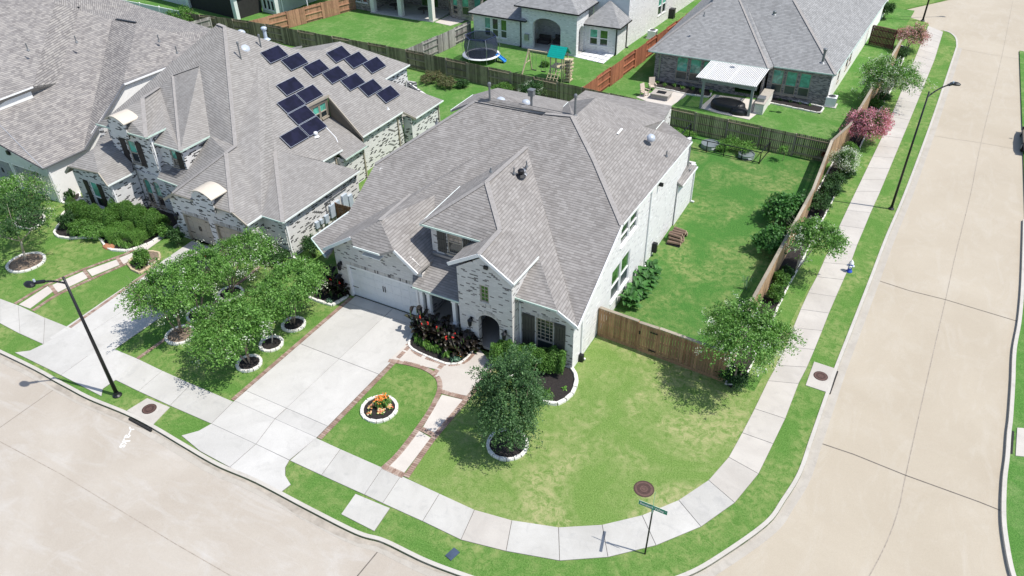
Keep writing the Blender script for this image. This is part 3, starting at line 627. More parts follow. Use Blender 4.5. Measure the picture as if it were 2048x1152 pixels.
# garden path with brick borders in front of the house
def pavers(name, pts, w, z, seed=0, step=.115):
    r = random.Random(seed); m = MB(); pp = interp(pts, max(2, int(sum(math.dist(pts[i], pts[i + 1]) for i in range(len(pts) - 1)) / step)))
    for i in range(len(pp) - 1):
        c = ((pp[i][0] + pp[i + 1][0]) / 2, (pp[i][1] + pp[i + 1][1]) / 2); a = math.atan2(pp[i + 1][1] - pp[i][1], pp[i + 1][0] - pp[i][0])
        m.box((c[0], c[1], z / 2 - .01 + r.uniform(-.003, .003)), (step - .012, w, z + .02), a)
    return m.build(name, 'paver_brick', kind='stuff')
def slabset(name, polys, mat, z=.036): 
    return slabs(name, polys, z, .06, mat, .008)
path_polys = [[(-20.12,24.21),(-20.20,22.89),(-17.51,23.31),(-17.55,24.21),(-18.62,24.29),(-19.97,24.80)], [(-17.49,24.11),(-17.57,23.07),(-16.51,22.09),(-14.99,22.39),(-15.05,23.74),(-15.15,24.96),(-16.34,25.69),(-16.48,24.37)], [(-16.31,21.87),(-15.93,19.61),(-15.15,19.54),(-15.19,22.05)], [(-15.98,19.33),(-15.94,16.87),(-15.14,16.90),(-15.23,19.22)]]
slabset('garden_path', path_polys, 'path_concrete')
pb = MB()
def bord(pts, w=.28, sm=True, seed=1): return pavers('brick_border', smooth(pts, 5) if sm else pts, w, .04, seed)
P1 = bord([(-19.87, 25.3), (-19.87, 16.75)], .24, False)
bord([(-25.43, 26.2), (-25.43, 16.75)], .22, False, 2)
bord([(-20.20,22.72),(-19.26,22.98),(-18.13,23.08),(-17.22,22.83),(-16.69,22.28),(-16.38,21.44),(-16.15,20.11),(-16.01,17.82),(-16.13,16.67)], .26, True, 3)
bord([(-20.09,24.31),(-19.15,23.88),(-18.01,23.84),(-17.14,23.94),(-16.56,24.50),(-16.50,25.33)], .26, True, 4)
bord([(-17.47,24.12),(-17.50,23.06)], .26, False, 5); bord([(-16.53,22.04),(-15.11,22.21)], .26, False, 6); bord([(-15.96,19.48),(-15.13,19.42)], .26, False, 7); bord([(-16.16,16.79),(-15.06,16.78)], .3, False, 8)
bord([(-15.06,24.79),(-15.02,23.34),(-15.05,22.25),(-15.08,20.89),(-15.10,19.15),(-14.93,16.76)], .26, True, 9)
# neighbour's path
slabset('garden_path', [[(-42.49,16.83),(-41.75,16.84),(-41.99,18.70),(-42.71,18.73)], [(-41.75,16.84),(-41.55,16.83),(-41.99,18.70),(-42.53,18.88)], [(-42.58,18.91),(-41.59,18.61),(-41.28,20.45),(-42.14,20.74)], [(-42.05,20.96),(-41.20,20.67),(-40.70,22.32),(-41.38,22.61)], [(-41.38,22.80),(-40.54,22.46),(-40.45,23.46),(-40.73,25.70),(-40.88,26.88),(-41.02,25.42),(-41.09,23.71)]][2:], 'path_concrete', .032)
slabset('garden_path', [[(-42.55,16.75),(-41.60,16.80),(-41.95,18.60),(-42.71,18.73)]], 'path_concrete', .033)
bord([(-42.86,16.70),(-42.88,18.82),(-42.36,20.87),(-41.59,22.88),(-41.37,23.71),(-41.45,26.95)], .2, True, 11); bord([(-41.27,16.76),(-41.39,18.44),(-40.98,20.36),(-40.49,22.31),(-40.19,23.21)], .2, True, 12)
bord([(-42.66,18.87),(-41.54,18.47)], .2, False, 13); bord([(-42.20,20.89),(-41.12,20.47)], .2, False, 14); bord([(-41.60,22.82),(-40.54,22.34)], .2, False, 15)
bord([(-38.47,23.45),(-38.15,19.75),(-37.91,16.73)], .22, False, 16); bord([(-32.60,26.23),(-32.21,20.97),(-32.29,16.69)], .2, False, 17)
# lawns behind and between the houses
def sheet(name, pts, mat, z, kind='structure'): return struct(name, MB().prism(pts, z - .3, z), mat)
sheet('lawn', [(-11.3, 29.7), (-4.2, 29.3), (-4.0, 56.2), (-30.3, 58.3), (-30.3, 47), (-11.3, 46)], 'grass_back', .006)
sheet('lawn', [(-63, 44), (-31, 44), (-30.3, 58.3), (-63, 59)], 'grass_lush', .006)
sheet('lawn', [(-44, 59.2), (-24.7, 57.9), (-22.5, 100), (-44, 100)], 'grass_lush', .006)
sheet('lawn', [(-24.6, 57.9), (-3.9, 56.4), (-3, 72), (-1.6, 100), (-22.4, 100)], 'grass_lush', .006)
sheet('lawn', [(-110, 60.2), (-44.1, 59.2), (-44.1, 110), (-110, 110)], 'grass_lush', .006)
sheet('lawn', [(-16.38,25.12),(-15.15,24.96),(-15.02,23.43),(-15.05,22.25),(-15.08,20.89),(-15.10,19.15),(-14.93,16.76)] + [tuple(p) for p in TT[4:24]] + [(-2.6, 29.2), (-4.2, 29.25), (-11.25, 29.7), (-11.3, 26.5), (-14.3, 26.4)], 'grass_corner', .005)
vg = [k1[i] for i in range(len(k1)) if k1[i][0] > -18.5]
sheet('grass_verge', [(-16.24,13.83),(-14.48,13.82)] + [tuple(p) for p in BB[3:29]] + [tuple(p) for p in offs(vg, -.17) if p[1] < 47 and p[0] > -17.2][::-1], 'grass_verge', .008) if False else None
# ---------------------------------------------------------------- main house
H = thing('brick_house', 'large central grey brick house with arched entry tower and white double garage door', 'house', (-19, 35, 0))
S = 'shingle_main'
a1 = (-23.26,37.69,8.30); a2 = (-18.49,37.75,8.32); a2m = (-18.33,37.42,8.51); a3 = (-16.67,37.60,8.60); a3b = (-14.21,35.24,7.42); a4 = (-11.14,31.97,5.79)
a7 = (-27.30,32.23,5.56); a8 = (-27.07,29.03,3.97); a9 = (-28.39,26.94,2.92); g2 = (-23.85,31.01,4.96); g2m = (-23.39,30.68,5.14)
n1 = (-18.37,35.11,7.35); n2 = (-18.20,30.21,7.52); n3 = (-16.19,27.99,6.32); n5 = (-16.09,25.70,6.25); n6 = (-14.20,25.63,5.12); n7 = (-14.18,28.33,5.11); n8 = (-12.09,26.19,3.85); n9 = (-10.98,26.21,3.19); nv = (-10.95, 26.2, 3.12)
a5 = (-11.00,43.54,5.65); w1 = (-13.61,41.67,6.90); w2 = (-14.42,39.58,7.30); w3 = (-16.56,37.78,8.55); v5_ = (-20.40,45.32,5.90); v6_ = (-20.32,43.55,5.90)
# planes of the big front slope (left part set a little lower than the right part)
def zM(y): return 2.95 + .5 * (y - 26.3)
def zL(y): return 2.6 + .5 * (y - 26.3)
def onM(x, y): return (x, y, zM(y))
def onL(x, y): return (x, y, zL(y))
g0 = (-23.0, 26.9, 5.62); g1 = (-23.0, 29.95, 5.62 + .0)
vb = (-23.6, 28.6, zL(28.6))
roof(H, [a9, onL(-26.7, 26.2), onL(-26.5, 27.9), onL(-23, 30.2), g2, a2, a1, a7, a8], S)
roof(H, [g2, g2m, a2m, a2], S)
roof(H, [onM(-20.5, 25.85), onM(-17.45, 25.85), onM(-17.3, 28.3), onM(-14.6, 28.2), onM(-12.4, 27.6), nv, a4, a3b, a3, a2m, g2m], S)
roof(H, [a4, a5, w1, w2, w3, a3, a3b], S)
roof(H, [a3, w3, v5_, v6_], S)
# rear slopes
rb = 45.9
roof(H, [a3, w3, (-17.0, 37.9, 8.55), (-23, 37.9, 8.6), a1, a2, a2m], S)
roof(H, [w3, w2, w1, a5, (-13.6, 45.8, 5.6), (-27, 45.8, 5.0), (-23, 37.9, 8.6), (-17, 37.9, 8.6)], S)
roof(H, [a1, (-23, 37.9, 8.6), (-27, 45.8, 5.0), a7], S)
roof(H, [a9, a8, (-28.1, 46, 3.1)], S); roof(H, [a8, a7, (-27, 45.8, 5), (-28.1, 46, 3.1)], S)
# rear wing right
v1 = (-17.18,42.32,7.90); v2 = (-16.77,42.57,7.75); v3 = (-13.71,45.98,5.60); v4 = (-13.71,44.40,5.60); v5 = (-20.40,45.32,5.90); v6 = (-20.32,43.55,5.90)
roof(H, [w3, w2, w1, v4, v3, v2, v1, v5], S); roof(H, [v1, v2, v3, (-14, 48.5, 5.6), (-20.5, 48.5, 5.6), v5], S)
# rear wing left
u1 = (-22.94,39.34,8.50); u2 = (-24.82,40.01,7.60); u3 = (-19.17,41.93,6.60); u0 = (-25.07,37.61,7.40)
roof(H, [a1, u1, u3, a2], S); roof(H, [a1, u0, u2, u1], S); roof(H, [u1, u2, (-27, 47, 5.2), (-21, 47, 5.2), u3], S)
gut(H, u0, u2); gut(H, v3, v4); gut(H, v5, v6)
# right slope of the front gables
roof(H, [n1, n2, n3, n5, n6, n7, n8, n9, nv], S)
# front hip above the upper window, its left slope
ne1 = (-20.75,27.43,5.75); ne2 = (-16.91,27.41,5.75); ne3 = (-20.97,31.90,5.75)
roof(H, [ne1, ne2, n3, n2], S); roof(H, [ne1, n2, n1, (ne3[0], ne3[1], 5.75)], S)
# entry gable, left slope
t1 = (n5[0] * 2 - n6[0] - .0, n5[1], 5.15); t2 = (t1[0], 27.9, 5.15)
roof(H, [t1, n5, n3, (-17.2, 27.55, 5.65), t2], S)
# small hip right of the entry
k0 = (-14.45,26.10,3.96); roof(H, [k0, n8, n7, (n7[0] - .35, n7[1] - .2, 4.95), (k0[0], 26.6, 4.2)], S)
# garage gable with clipped peak
e1 = (-26.65, 26.0, 3.25); e2 = (-24.45, 26.0, 4.66); e3 = (-21.6, 26.0, 4.66); e4 = (-20.2, 26.0, 3.6)
j1 = (-24.1, 25.72, 4.35); j2 = (-22.35, 25.72, 4.35)
roof(H, [j1, j2, g0], S); roof(H, [e2, j1, g0], S); roof(H, [j2, e3, g0], S)
roof(H, [e1, e2, g0, g2, onL(-24.5, 30.4), onL(-26.6, 27.8)], S)
roof(H, [e3, e4, (-20.15, 27.5, 3.55), onM(-20.6, 28.4), onM(-22.2, 31), g2m, g2, g0], S)
MB().add([e2, e1, (-26.3, 26.3, 3.1), (-20.3, 26.3, 3.5), e4, e3], [(0, 1, 2, 3, 4, 5)])
for p, q in ((e1, e2), (e3, e4), (t1, n5), (n5, n6), (n8, n9)): fascia(H, p, q)
for p, q, m in ((j1, j2, 'gutter_white'), (a9, a8, 'gutter_white'), (ne1, ne2, 'gutter_mint'), (ne1, ne3, 'gutter_white'), (n6, n7, 'gutter_white'), (k0, n8, 'gutter_mint'), (a4, a5, 'gutter_white'), (onM(-20.5, 25.85), onM(-17.55, 25.85), 'gutter_mint'), (a9, onL(-26.8, 26.2), 'gutter_mint')):
    gut(H, p, q, m)
gut(H, (a4[0] + .02, a4[1], a4[2]), nv, 'trim_white', .06, .2, 'fascia')
# lower roof at the right rear corner
roof(H, [(-11.75,44.44,3.75), (-10.91,45.53,3.00), (-10.96,42.49,3.00), (-11.4, 42.3, 3.4), (-11.4, 43.9, 3.8)], S); gut(H, (-10.91,45.53,3.00), (-10.96,42.49,3.00))
# walls
BM = 'brick_main'
gw = Wall(H, (-26.3, 26.45), (-20.25, 26.45), [(0, 3.3), (1.85, 4.55), (4.75, 4.6), (6.05, 3.7)], BM, [rect(.78, 5.62, 0, 2.25)])
m = MB(); 
def garage_door(W_, a0, a1, z1, mat, cols=8, rows=4):
    m = MB(); dw = (a1 - a0) / cols; dh = z1 / rows
    W_.bx(m, a0, a1, 0.03, z1, -.16, -.13)
    for j in range(rows):
        for i in range(cols): W_.bx(m, a0 + i * dw + .05, a0 + (i + 1) * dw - .05, j * dh + .05, (j + 1) * dh - .04, -.13, -.115)
    d = m.build('garage_door', mat, W_.parent)
    h = MB()
    for s_ in (-.07, .07): W_.bx(h, (a0 + a1) / 2 + s_ - .02, (a0 + a1) / 2 + s_ + .02, z1 * .45, z1 * .62, -.115, -.08)
    for z_ in (z1 * .3, z1 * .88):
        for a_ in (a0 + .03, a1 - .5): W_.bx(h, a_, a_ + .47, z_ - .02, z_ + .02, -.115, -.1)
    h.build('handle', 'metal_black', d); f = MB()
    W_.bx(f, a0 - .02, a0 + .1, 0, z1, -.13, .02); W_.bx(f, a1 - .1, a1 + .02, 0, z1, -.13, .02); W_.bx(f, a0 + .1, a1 - .1, z1 - .08, z1 + .02, -.13, .02); f.build('door_frame', 'trim_white' if mat != 'door_tan' else 'trim_tan', W_.parent)
    return d
garage_door(gw, .78, 5.62, 2.25, 'garage_white')
def soldier(W_, a0, a1, z, mat='trim_grey_brick', n=None, rad=0):
    n = n or int((a1 - a0) / .085); m = MB()
    for i in range(n): 
        x = a0 + (a1 - a0) * (i + .5) / n; zz = z + (math.sin(PI * (i + .5) / n) * rad if rad else 0); W_.bx(m, x - .034, x + .034, zz, zz + .21, .0, .012)
    m.build('brick_lintel', 'brick_lintel', W_.parent)
k_ = NT('brick_lintel'); k_.set('Base Color', k_.ramp(k_.island(), [(0, (.10, .09, .09)), (.12, (.42, .40, .38)), (.5, (.58, .55, .52)), (1, (.66, .63, .60))], 'CONSTANT')); k_.set('Roughness', .9); M['brick_lintel'] = k_.m
soldier(gw, .7, 5.7, 2.28); gw.lantern(.38, 2.0)
Wall(H, (-26.3, 46), (-26.3, 26.45), [(0, 3.0), (14, 4.9), (19.55, 2.5)], BM)
Wall(H, (-20.25, 26.45), (-20.25, 29.5), 3.2, BM)
# white gable vent above the garage
m = MB(); gw.bx(m, 2.35, 3.55, 3.55, 3.62, 0, .35); m.build('vent_hood', 'trim_white', H)
# porch
bk = Wall(H, (-20.1, 28.6), (-17.4, 28.6), 3.2, BM); bk.window(.5, 2.2, .7, 2.3, up='glass_dark', lo='glass_dark')
Wall(H, (-20.25, 27.6), (-17.4, 27.6), [(0, 3.0), (2.85, 3.0)], 'dark_interior', [rect(.3, 2.5, .3, 2.4)]) if False else None
m = MB(); 
for x_ in (-20.08, -19.62, -18.0, -17.55): 
    c = MB(); c.box((x_, 26.05, 1.3), (.2, .2, 2.6)); c.box((x_, 26.05, .98), (.26, .26, .1)); c.box((x_, 26.05, 2.45), (.27, .27, .1)); c.build('column', 'trim_white', H)
MB().box((-18.8, 26.05, 2.62), (2.9, .22, .22)).build('beam', 'trim_white', H)
Wall(H, (-20.2, 25.95), (-17.4, 25.95), .85, BM, th=.25, name='low_wall')
MB().box((-18.8, 27.3, .06), (2.8, 2.6, .12)).build('porch_floor', 'walk_concrete', H)
# entry tower
tw = Wall(H, (-17.5, 25.75), (-14.35, 25.75), [(0, 5.05), (1.42, 5.98), (3.15, 4.95)], BM, [arch(1.12, 2.38, 0, 2.0, 2.5), rect(1.3, 1.82, 3.3, 4.35)], th=.3)
tw.window(1.3, 1.82, 3.3, 4.35, 'trim_tan', 'glass_green', 'glass_green', None, [(3.33, 4.32, 2, 4)], sill=False); soldier(tw, 1.2, 1.95, 3.05)
tw.lantern(.72, 1.75); tw.lantern(2.75, 1.6); soldier(tw, 1.0, 2.5, 2.1, rad=.5, n=16)
MB().box((-15.75, 25.7, 5.55), (.22, .1, .18)).build('vent', 'metal_black', H)
Wall(H, (-14.35, 25.75), (-14.35, 28.2), [(0, 4.9), (2.45, 4.9)], BM); Wall(H, (-17.5, 27.8), (-17.5, 25.75), 5.0, BM)
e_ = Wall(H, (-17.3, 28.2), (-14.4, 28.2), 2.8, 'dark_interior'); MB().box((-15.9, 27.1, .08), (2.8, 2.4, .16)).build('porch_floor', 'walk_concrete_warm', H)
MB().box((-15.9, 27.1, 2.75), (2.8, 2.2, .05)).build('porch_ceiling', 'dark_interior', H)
d_ = MB(); e_.bx(d_, .9, 1.9, .1, 2.3, .01, .06); d_.build('front_door', 'shutter_brown', H)
# right front wall with the large window
rw = Wall(H, (-14.35, 26.5), (-11.3, 26.5), [(0, 3.7), (1.9, 3.7), (2.45, 3.7), (3.05, 3.0)], BM, [rect(.95, 1.95, .55, 2.75)], th=.25)
rw.window(.95, 1.95, .55, 2.75, 'trim_tan', 'glass_dark', 'glass_screen', .35, [(1.36, 2.7, 4, 6)]); rw.shutter(.18, .9, .5, 2.8, 'shutter_grey'); rw.shutter(2.0, 2.62, .5, 2.8, 'shutter_grey'); soldier(rw, .7, 2.1, 2.8)
rw.pipe(.08, 0, 3.4)
# long right wall
sw = Wall(H, (-11.3, 26.5), (-11.3, 44.5), [(0, 3.0), (5.6, 5.72), (12, 5.62), (18, 5.5)], 'brick_main_sunlit', [rect(5.95, 8.45, 4.05, 5.35), rect(5.0, 7.7, .9, 3.0)])
for a_ in (5.95, 7.25): sw.window(a_, a_ + 1.2, 4.05, 5.35, up='glass_dark', lo='glass_dark')
for a_ in (5.0, 6.4): sw.window(a_, a_ + 1.3, .9, 3.0, up='glass_green', lo='glass_screen')
m = MB(); sw.bx(m, 7.15, 7.25, 4.05, 5.35, -.12, .0); sw.bx(m, 6.3, 6.4, .9, 3.0, -.12, .0); m.build('mullion', 'trim_white', H)
sw.pipe(1.0, 0, 3.3); sw.pipe(10.5, 0, 5.5, 'trim_white'); sw.pipe(17.8, 3.2, 5.4, 'metal_grey')
m = MB(); sw.bx(m, .75, .95, .0, .45, .02, .25); sw.bx(m, 11.8, 12.05, .3, .95, .02, .3); m.build('utility_box', 'metal_black', H)
m = MB(); sw.bx(m, 11.65, 11.8, 5.05, 5.25, .05, .3); m.build('flood_light', 'metal_black', H)
bkw = Wall(H, (-11.3, 44.5), (-26.3, 44.5), 4.9, BM); Wall(H, (-13.9, 44.2), (-13.9, 48.2), 5.5, BM); Wall(H, (-13.9, 48.2), (-20.3, 48.2), 5.5, BM); Wall(H, (-20.3, 48.2), (-20.3, 46), 5.5, BM)
Wall(H, (-11.2, 42.4), (-11.2, 46.1), 3.0, 'brick_main_sunlit').pipe(3.55, 0, 2.9, 'trim_white'); Wall(H, (-11.2, 46.1), (-14, 46.1), 3.0, BM); Wall(H, (-26.8, 46), (-26.8, 31.9), [(0, 5.0), (14.1, 5.5)], BM)
# upper window wall
uw = Wall(H, (-20.35, 27.8), (-17.3, 27.8), 5.7, BM, [rect(1.0, 1.95, 4.1, 5.55)], base=3.2)
uw.window(1.0, 1.95, 4.1, 5.55, 'trim_tan', 'glass_blind', 'glass_dark', .5, [(4.85, 5.5, 3, 3)]); uw.shutter(.38, .95, 4.05, 5.6, 'shutter_grey'); uw.shutter(2.0, 2.5, 4.05, 5.6, 'shutter_grey')
Wall(H, (-20.35, 31.6), (-20.35, 27.8), 5.7, BM, base=3.2)
m = MB(); m.box((-18.8, 27.72, 3.85), (3.0, .12, .14)); m.build('flashing', 'metal_grey', H)
# roof furniture
def pipe_vent(parent, p, h, r=.07, cap=None, name='vent_pipe', mat='vent_grey'):
    p = Vector(p); m = MB(); m.cyl(p - Vector((0, 0, .1)), p + Vector((0, 0, h)), r, r, 10); m.lathe(p, [(r * 2.6, -.05), (r * 1.4, .06), (r, .09)], 10)
    if cap == 'box': m.box(p + Vector((0, 0, h + .1)), (r * 4.5, r * 4.5, .34)); m.box(p + Vector((0, 0, h + .3)), (r * 5.3, r * 5.3, .05))
    elif cap: m.lathe(p + Vector((0, 0, h)), [(r * 1.6, -.14), (r * 1.7, .0), (r * 1.2, .06), (0, .08)], 10)
    return m.build(name, mat, parent, smooth=False)
def dome(parent, p, r=.33, tilt=(.0, .0), name='light_dome'):
    p = Vector(p); m = MB(); n_ = Vector((tilt[0], tilt[1], 1)).normalized(); q = n_.to_track_quat('Z', 'Y'); s = MB(); s.lathe((0, 0, 0), [(r * 1.05, 0), (r, .05), (r * .85, .14), (r * .5, .2), (0, .22)], 20)
    vs = [p + q @ Vector(v) for v in s.v]; m.add(vs, s.f); m.cyl(p - n_ * .15, p + n_ * .03, r * .8, r * .8, 16); return m.build(name, 'dome_blue_white', parent, smooth=True)
pipe_vent(H, (-16.64,37.95,8.50), 1.25, .065, 'cap'); pipe_vent(H, (-22.29,37.80,8.30), 1.25, .065, 'cap'); pipe_vent(H, (-19.59,38.13,8.35), .85, .075, 'box', mat='vent_grey')
dome(H, (-21.83,38.37,8.30), .3, (.35, -.1)); dome(H, (-12.67,40.31,6.90), .26, (.45, -.2)); dome(H, (-20.41,38.98,8.20), .26, (.1, 0))
for q_ in (((-17.67,32.28,7.20), .04, .3), ((-17.50,33.44,7.10), .04, .3), ((-11.58,40.24,6.02), .04, .3)): pipe_vent(H, q_[0], q_[2], q_[1])
pipe_vent(H, (-17.36,32.51,7.02), .28, .11, 'cap', mat='metal_black'); pipe_vent(H, (-17.35,32.72,7.01), .2, .1, 'cap', mat='metal_grey')
pipe_vent(H, (-24.92,35.73,7.30), .25, .05); pipe_vent(H, (-18.5, 31.2, 7.6), .2, .04)
m = MB(); m.bar((-14.34,39.04,7.35), (-14.38,39.87,7.35), .12, .05); m.build('flashing', 'trim_white', H)

def ridgecaps(parent, segs, mat='ridge_cap'):
    for p, q in segs:
        p = Vector(p); q = Vector(q); n = max(1, int((q - p).length / 1.0)); MB().bar(p + Vector((0, 0, .012)), q + Vector((0, 0, .004)), .26, .02).build('ridge_cap', mat, parent)
plain('ridge_cap', (.29, .273, .26), .95, 0, .15, 7)
ridgecaps(H, [(a1, a2), (a2m, a3), (a3, a3b), (a3b, a4), (n1, n2), (n2, n3), (n3, n5), (g0, g2), (a7, a1), (ne1, n2)])
# ---------------------------------------------------------------- left neighbour with the solar panels
B = thing('brick_house', 'white and black speckled brick house with solar panels on its hipped roof', 'house', (-40, 36, 0))
S = 'shingle_left'
def bR(x, y, d=0): return (x, y, 3.0 + .75 * (-34.1 - x) + d)
apx = (-43.32,37.19,10.36); apl = (-44.04,37.25,10.43)
ev = (-32.79,27.47,2.99); eu = (-40.73,36.98,7.97); eu2 = (-40.29,37.42,7.64); em = (-36.04,32.58,4.46); ef = (-31.05, 27.45, 3.0); eb = (-31.0, 34.9, 3.0)
gr = (-32.77, 26.2, 3.0); gj = (-33.88,26.28,3.55); gl = (-39.04,26.33,3.58); gt2 = (-36.97,29.46,5.45); gh = (-37.46,30.71,5.26)
# left edge of R strip, R itself (carries the panels)
low = (-33.37,34.11,3.55)
roof(B, [apx, gh, gt2, gj, gr, ev, eu], S)
roof(B, [eu, ev, ef, em, eu2], S)
roof(B, [em, ef, eb], S); roof(B, [em, eb, (-33.5, 35.1, 2.9), (-34.1, 33.9, 3.0)], S)
Rp = (-34.15,34.86,3.04); N0 = (-37.3, 37.55, 0); 
f0 = bR(-34.1, 36.95); nA = bR(-37.28, 37.55); nB = bR(-37.25, 39.8)
bt1 = (-40.84,40.82,8.06); bt2 = (-40.24,41.95,7.60); bt3 = (-40.67,42.19,7.92); bt4 = (-39.98,43.09,7.41); bt5 = (-39.99,45.09,7.42); bt6 = (-36.51,49.13,4.81); bt7 = (-36.47,45.67,4.78); bt8 = (-33.33,48.95,2.43)
roof(B, [apx, eu, eu2, em, Rp, f0, nA, nB, bR(-34.1, 39.3), bR(-34.1, 44.35), bR(-33.3, 44.9), bR(-33.3, 48.9), bt7, bt6, bt5, bt4, bt2, bt1, apl], S)
# rear and left slopes
roof(B, [apl, bt1, (-43, 44, 7.0), (-47.5, 42, 6)], S); roof(B, [bt1, bt2, bt4, bt5, (-44, 49.5, 5), (-46, 44, 6)], S); roof(B, [bt5, bt6, (-40, 52.0, 3), (-44, 51, 4.5)], S); roof(B, [bt7, bR(-33.3, 48.9), (-36, 52, 3), bt6], S) if False else None
roof(B, [(-49.97,30.09,4.77), apl, (-47.5, 42, 6), (-48.9, 40, 5)], S)
# notch: window wall, siding wall, low roof
roof(B, [(-37.3, 37.5, 3.75), (-37.3, 39.85, 3.75), (-33.45, 38.85, 2.62), (-33.45, 36.4, 2.62)], S)
gut(B, (-33.45, 36.4, 2.62), (-33.45, 38.85, 2.62), 'gutter_mint')
MB().add([bR(-37.25, 39.75), bR(-34.1, 39.3), (-34.1, 39.3, 2.7), (-37.25, 39.75, 3.5)], [(0, 1, 2, 3)])
x_ = MB(); a_, b_, c_, d_ = [Vector(q) for q in (bR(-37.25, 39.75, -.08), bR(-34.1, 39.25, -.1), (-34.1, 39.25, 2.6), (-37.25, 39.75, 3.6))]
o_ = Vector((0, .12, 0)); x_.add([a_, b_, c_, d_, a_ + o_, b_ + o_, c_ + o_, d_ + o_], [(0, 1, 2, 3), (4, 5, 6, 7), (0, 1, 5, 4), (1, 2, 6, 5), (2, 3, 7, 6)]); x_.build('siding', 'siding_tan', B)
for i in range(6): 
    t_ = (i + .7) / 7; MB().bar(a_.lerp(d_, t_) - Vector((0, .012, 0)), b_.lerp(c_, t_) - Vector((0, .012, 0)), .02, .03).build('siding_board', 'siding_tan', B)
dw_ = Wall(B, (-37.3, 37.6), (-37.3, 39.75), 5.25, 'siding_tan', [rect(.45, 1.95, 3.95, 5.05)], base=3.4); 
for a0_ in (.45, 1.22): dw_.window(a0_, a0_ + .73, 3.95, 5.05, 'trim_tan', 'glass_teal', 'glass_dark', .45)
fascia(B, bR(-37.28, 37.5, .1), bR(-37.22, 39.9, .1), 'trim_tan'); fascia(B, bR(-37.2, 39.8, .02), bR(-34.1, 39.3, .02), 'trim_tan', .1)
for p, q in ((ef, eb), (Rp, f0), (bR(-34.1, 39.3), bR(-34.1, 44.35)), (bR(-33.3, 44.9), bR(-33.3, 48.9)), (gr, (-32.77, 27.45, 3.0)), (bt7, bt6)): gut(B, p, q)
gut(B, ev, ef, 'gutter_mint'); fascia(B, bR(-34.1, 44.35), bR(-33.3, 44.9), 'trim_tan', .16)
# upper front: two stepped hips
T1a = (-47.23,27.99,6.00); T1b = (-42.34,27.97,6.00); T1c = (-42.37,29.58,6.00); T2a = (-42.76,28.59,5.30); T2b = (-40.07,28.51,5.30); T2c = (-40.12,31.07,5.30)
h1 = (-44.88,30.33,7.35); h2 = (-46.34,32.87,6.97); h3 = (-45.64,33.74,7.66); h4 = (-43.77,34.61,8.34); hl = (-45.19,28.70,7.00)
roof(B, [T1a, T1b, h1, hl], S); roof(B, [T1b, T1c, h2, h1], S)
roof(B, [T1a, (-48.76,30.96,5.46), h1, h2, h3, h4, apx, apl], S) if False else None
roof(B, [(-50.06,29.95,4.66), (-44.04,37.25,10.43), apx, gh, gt2, gl, (-38.85,26.83,3.88), T2c, h4, h3, h2, h1, (-48.76,30.96,5.46)], S) if False else None
roof(B, [(-49.97,30.09,4.77), hl, h1, h2, h3, h4, apx, apl], S)
roof(B, [h2, T1c, T2a, T2b, h3], S); roof(B, [T2b, T2c, h4, h3], S)
roof(B, [h4, T2c, (-40.3, 29.2, 4.0), (-40.3, 27.85, 3.0), gl, gt2, gh, apx], S)
roof(B, [gl, gj, gt2], S)
roof(B, [(-39.95, 26.2, 3.0), gl, gt2, (-38.5, 30.5, 4.4), (-39.95, 28.2, 3.2)], S)
roof(B, [(-42.6, 28.0, 3.0), (-40.3, 27.85, 3.0), (-40.4, 28.9, 3.8), (-42.6, 28.9, 3.8)], S); gut(B, (-42.6, 28.0, 3.0), (-40.3, 27.85, 3.0), 'gutter_mint')
for p, q, m_ in ((T1a, T1b, 'gutter_mint'), (T1b, T1c, 'gutter_mint'), (T2a, T2b, 'gutter_mint'), (T2b, T2c, 'gutter_mint')): gut(B, p, q, m_)
fascia(B, gl, gj, 'trim_tan', .1); fascia(B, gj, gr, 'trim_tan'); fascia(B, (-39.95, 26.2, 3.0), gl, 'trim_tan')
# front bay
y0 = 25.75; r0 = (-49.05, y0, 3.0); r1 = (-48.38,25.76,3.60); r2 = (-45.64,25.98,3.65); r3 = (-44.75, y0, 3.0); rg = (-47.40,27.26,4.45)
roof(B, [r1, r2, rg], S); roof(B, [r2, r3, (-44.75, 27.8, 3.0), (-45.8, 28.8, 3.9), (-46.5, 29.0, 4.4), rg], S); roof(B, [r0, r1, rg, (-47.7, 29, 4.45), (-49.05, 29, 3.0)], S)
roof(B, [rg, (-46.5, 29.0, 4.4), (-47.7, 29, 4.45)], S)
roof(B, [(-48.9, 28.0, 3.6), (-46.3, 28.0, 3.3), (-46.3, 28.9, 4.2), (-48.9, 30, 5.2)], S)
gut(B, r3, (-44.75, 27.8, 3.0)); fascia(B, r1, r2, 'trim_tan', .1); fascia(B, r2, r3, 'trim_tan'); fascia(B, r0, r1, 'trim_tan')
BL = 'brick_left'
bw = Wall(B, (-48.7, 26.05), (-45.05, 26.05), [(0, 3.0), (.6, 3.5), (2.6, 3.5), (3.65, 2.95)], BL, [arch(1.4, 2.2, .6, 2.35, 2.65, 6)]); bw.window(1.4, 2.2, .6, 2.6, 'trim_white', 'glass_teal', 'glass_dark', .4); bw.shutter(.85, 1.33, .5, 2.6); bw.shutter(2.27, 2.75, .5, 2.6)
Wall(B, (-45.05, 26.05), (-45.05, 28.2), 2.95, BL).pipe(.1, 0, 2.9); Wall(B, (-48.7, 29), (-48.7, 26.05), 2.95, BL)
lw = Wall(B, (-45.05, 28.25), (-39.6, 28.25), 2.95, BL, [arch(.35, 1.0, .4, 2.1, 2.4, 6), arch(1.3, 1.95, .4, 2.1, 2.4, 6)])
for a_ in (.35, 1.3): lw.window(a_, a_ + .65, .4, 2.35, 'trim_tan', 'glass_teal', 'glass_dark', .42)
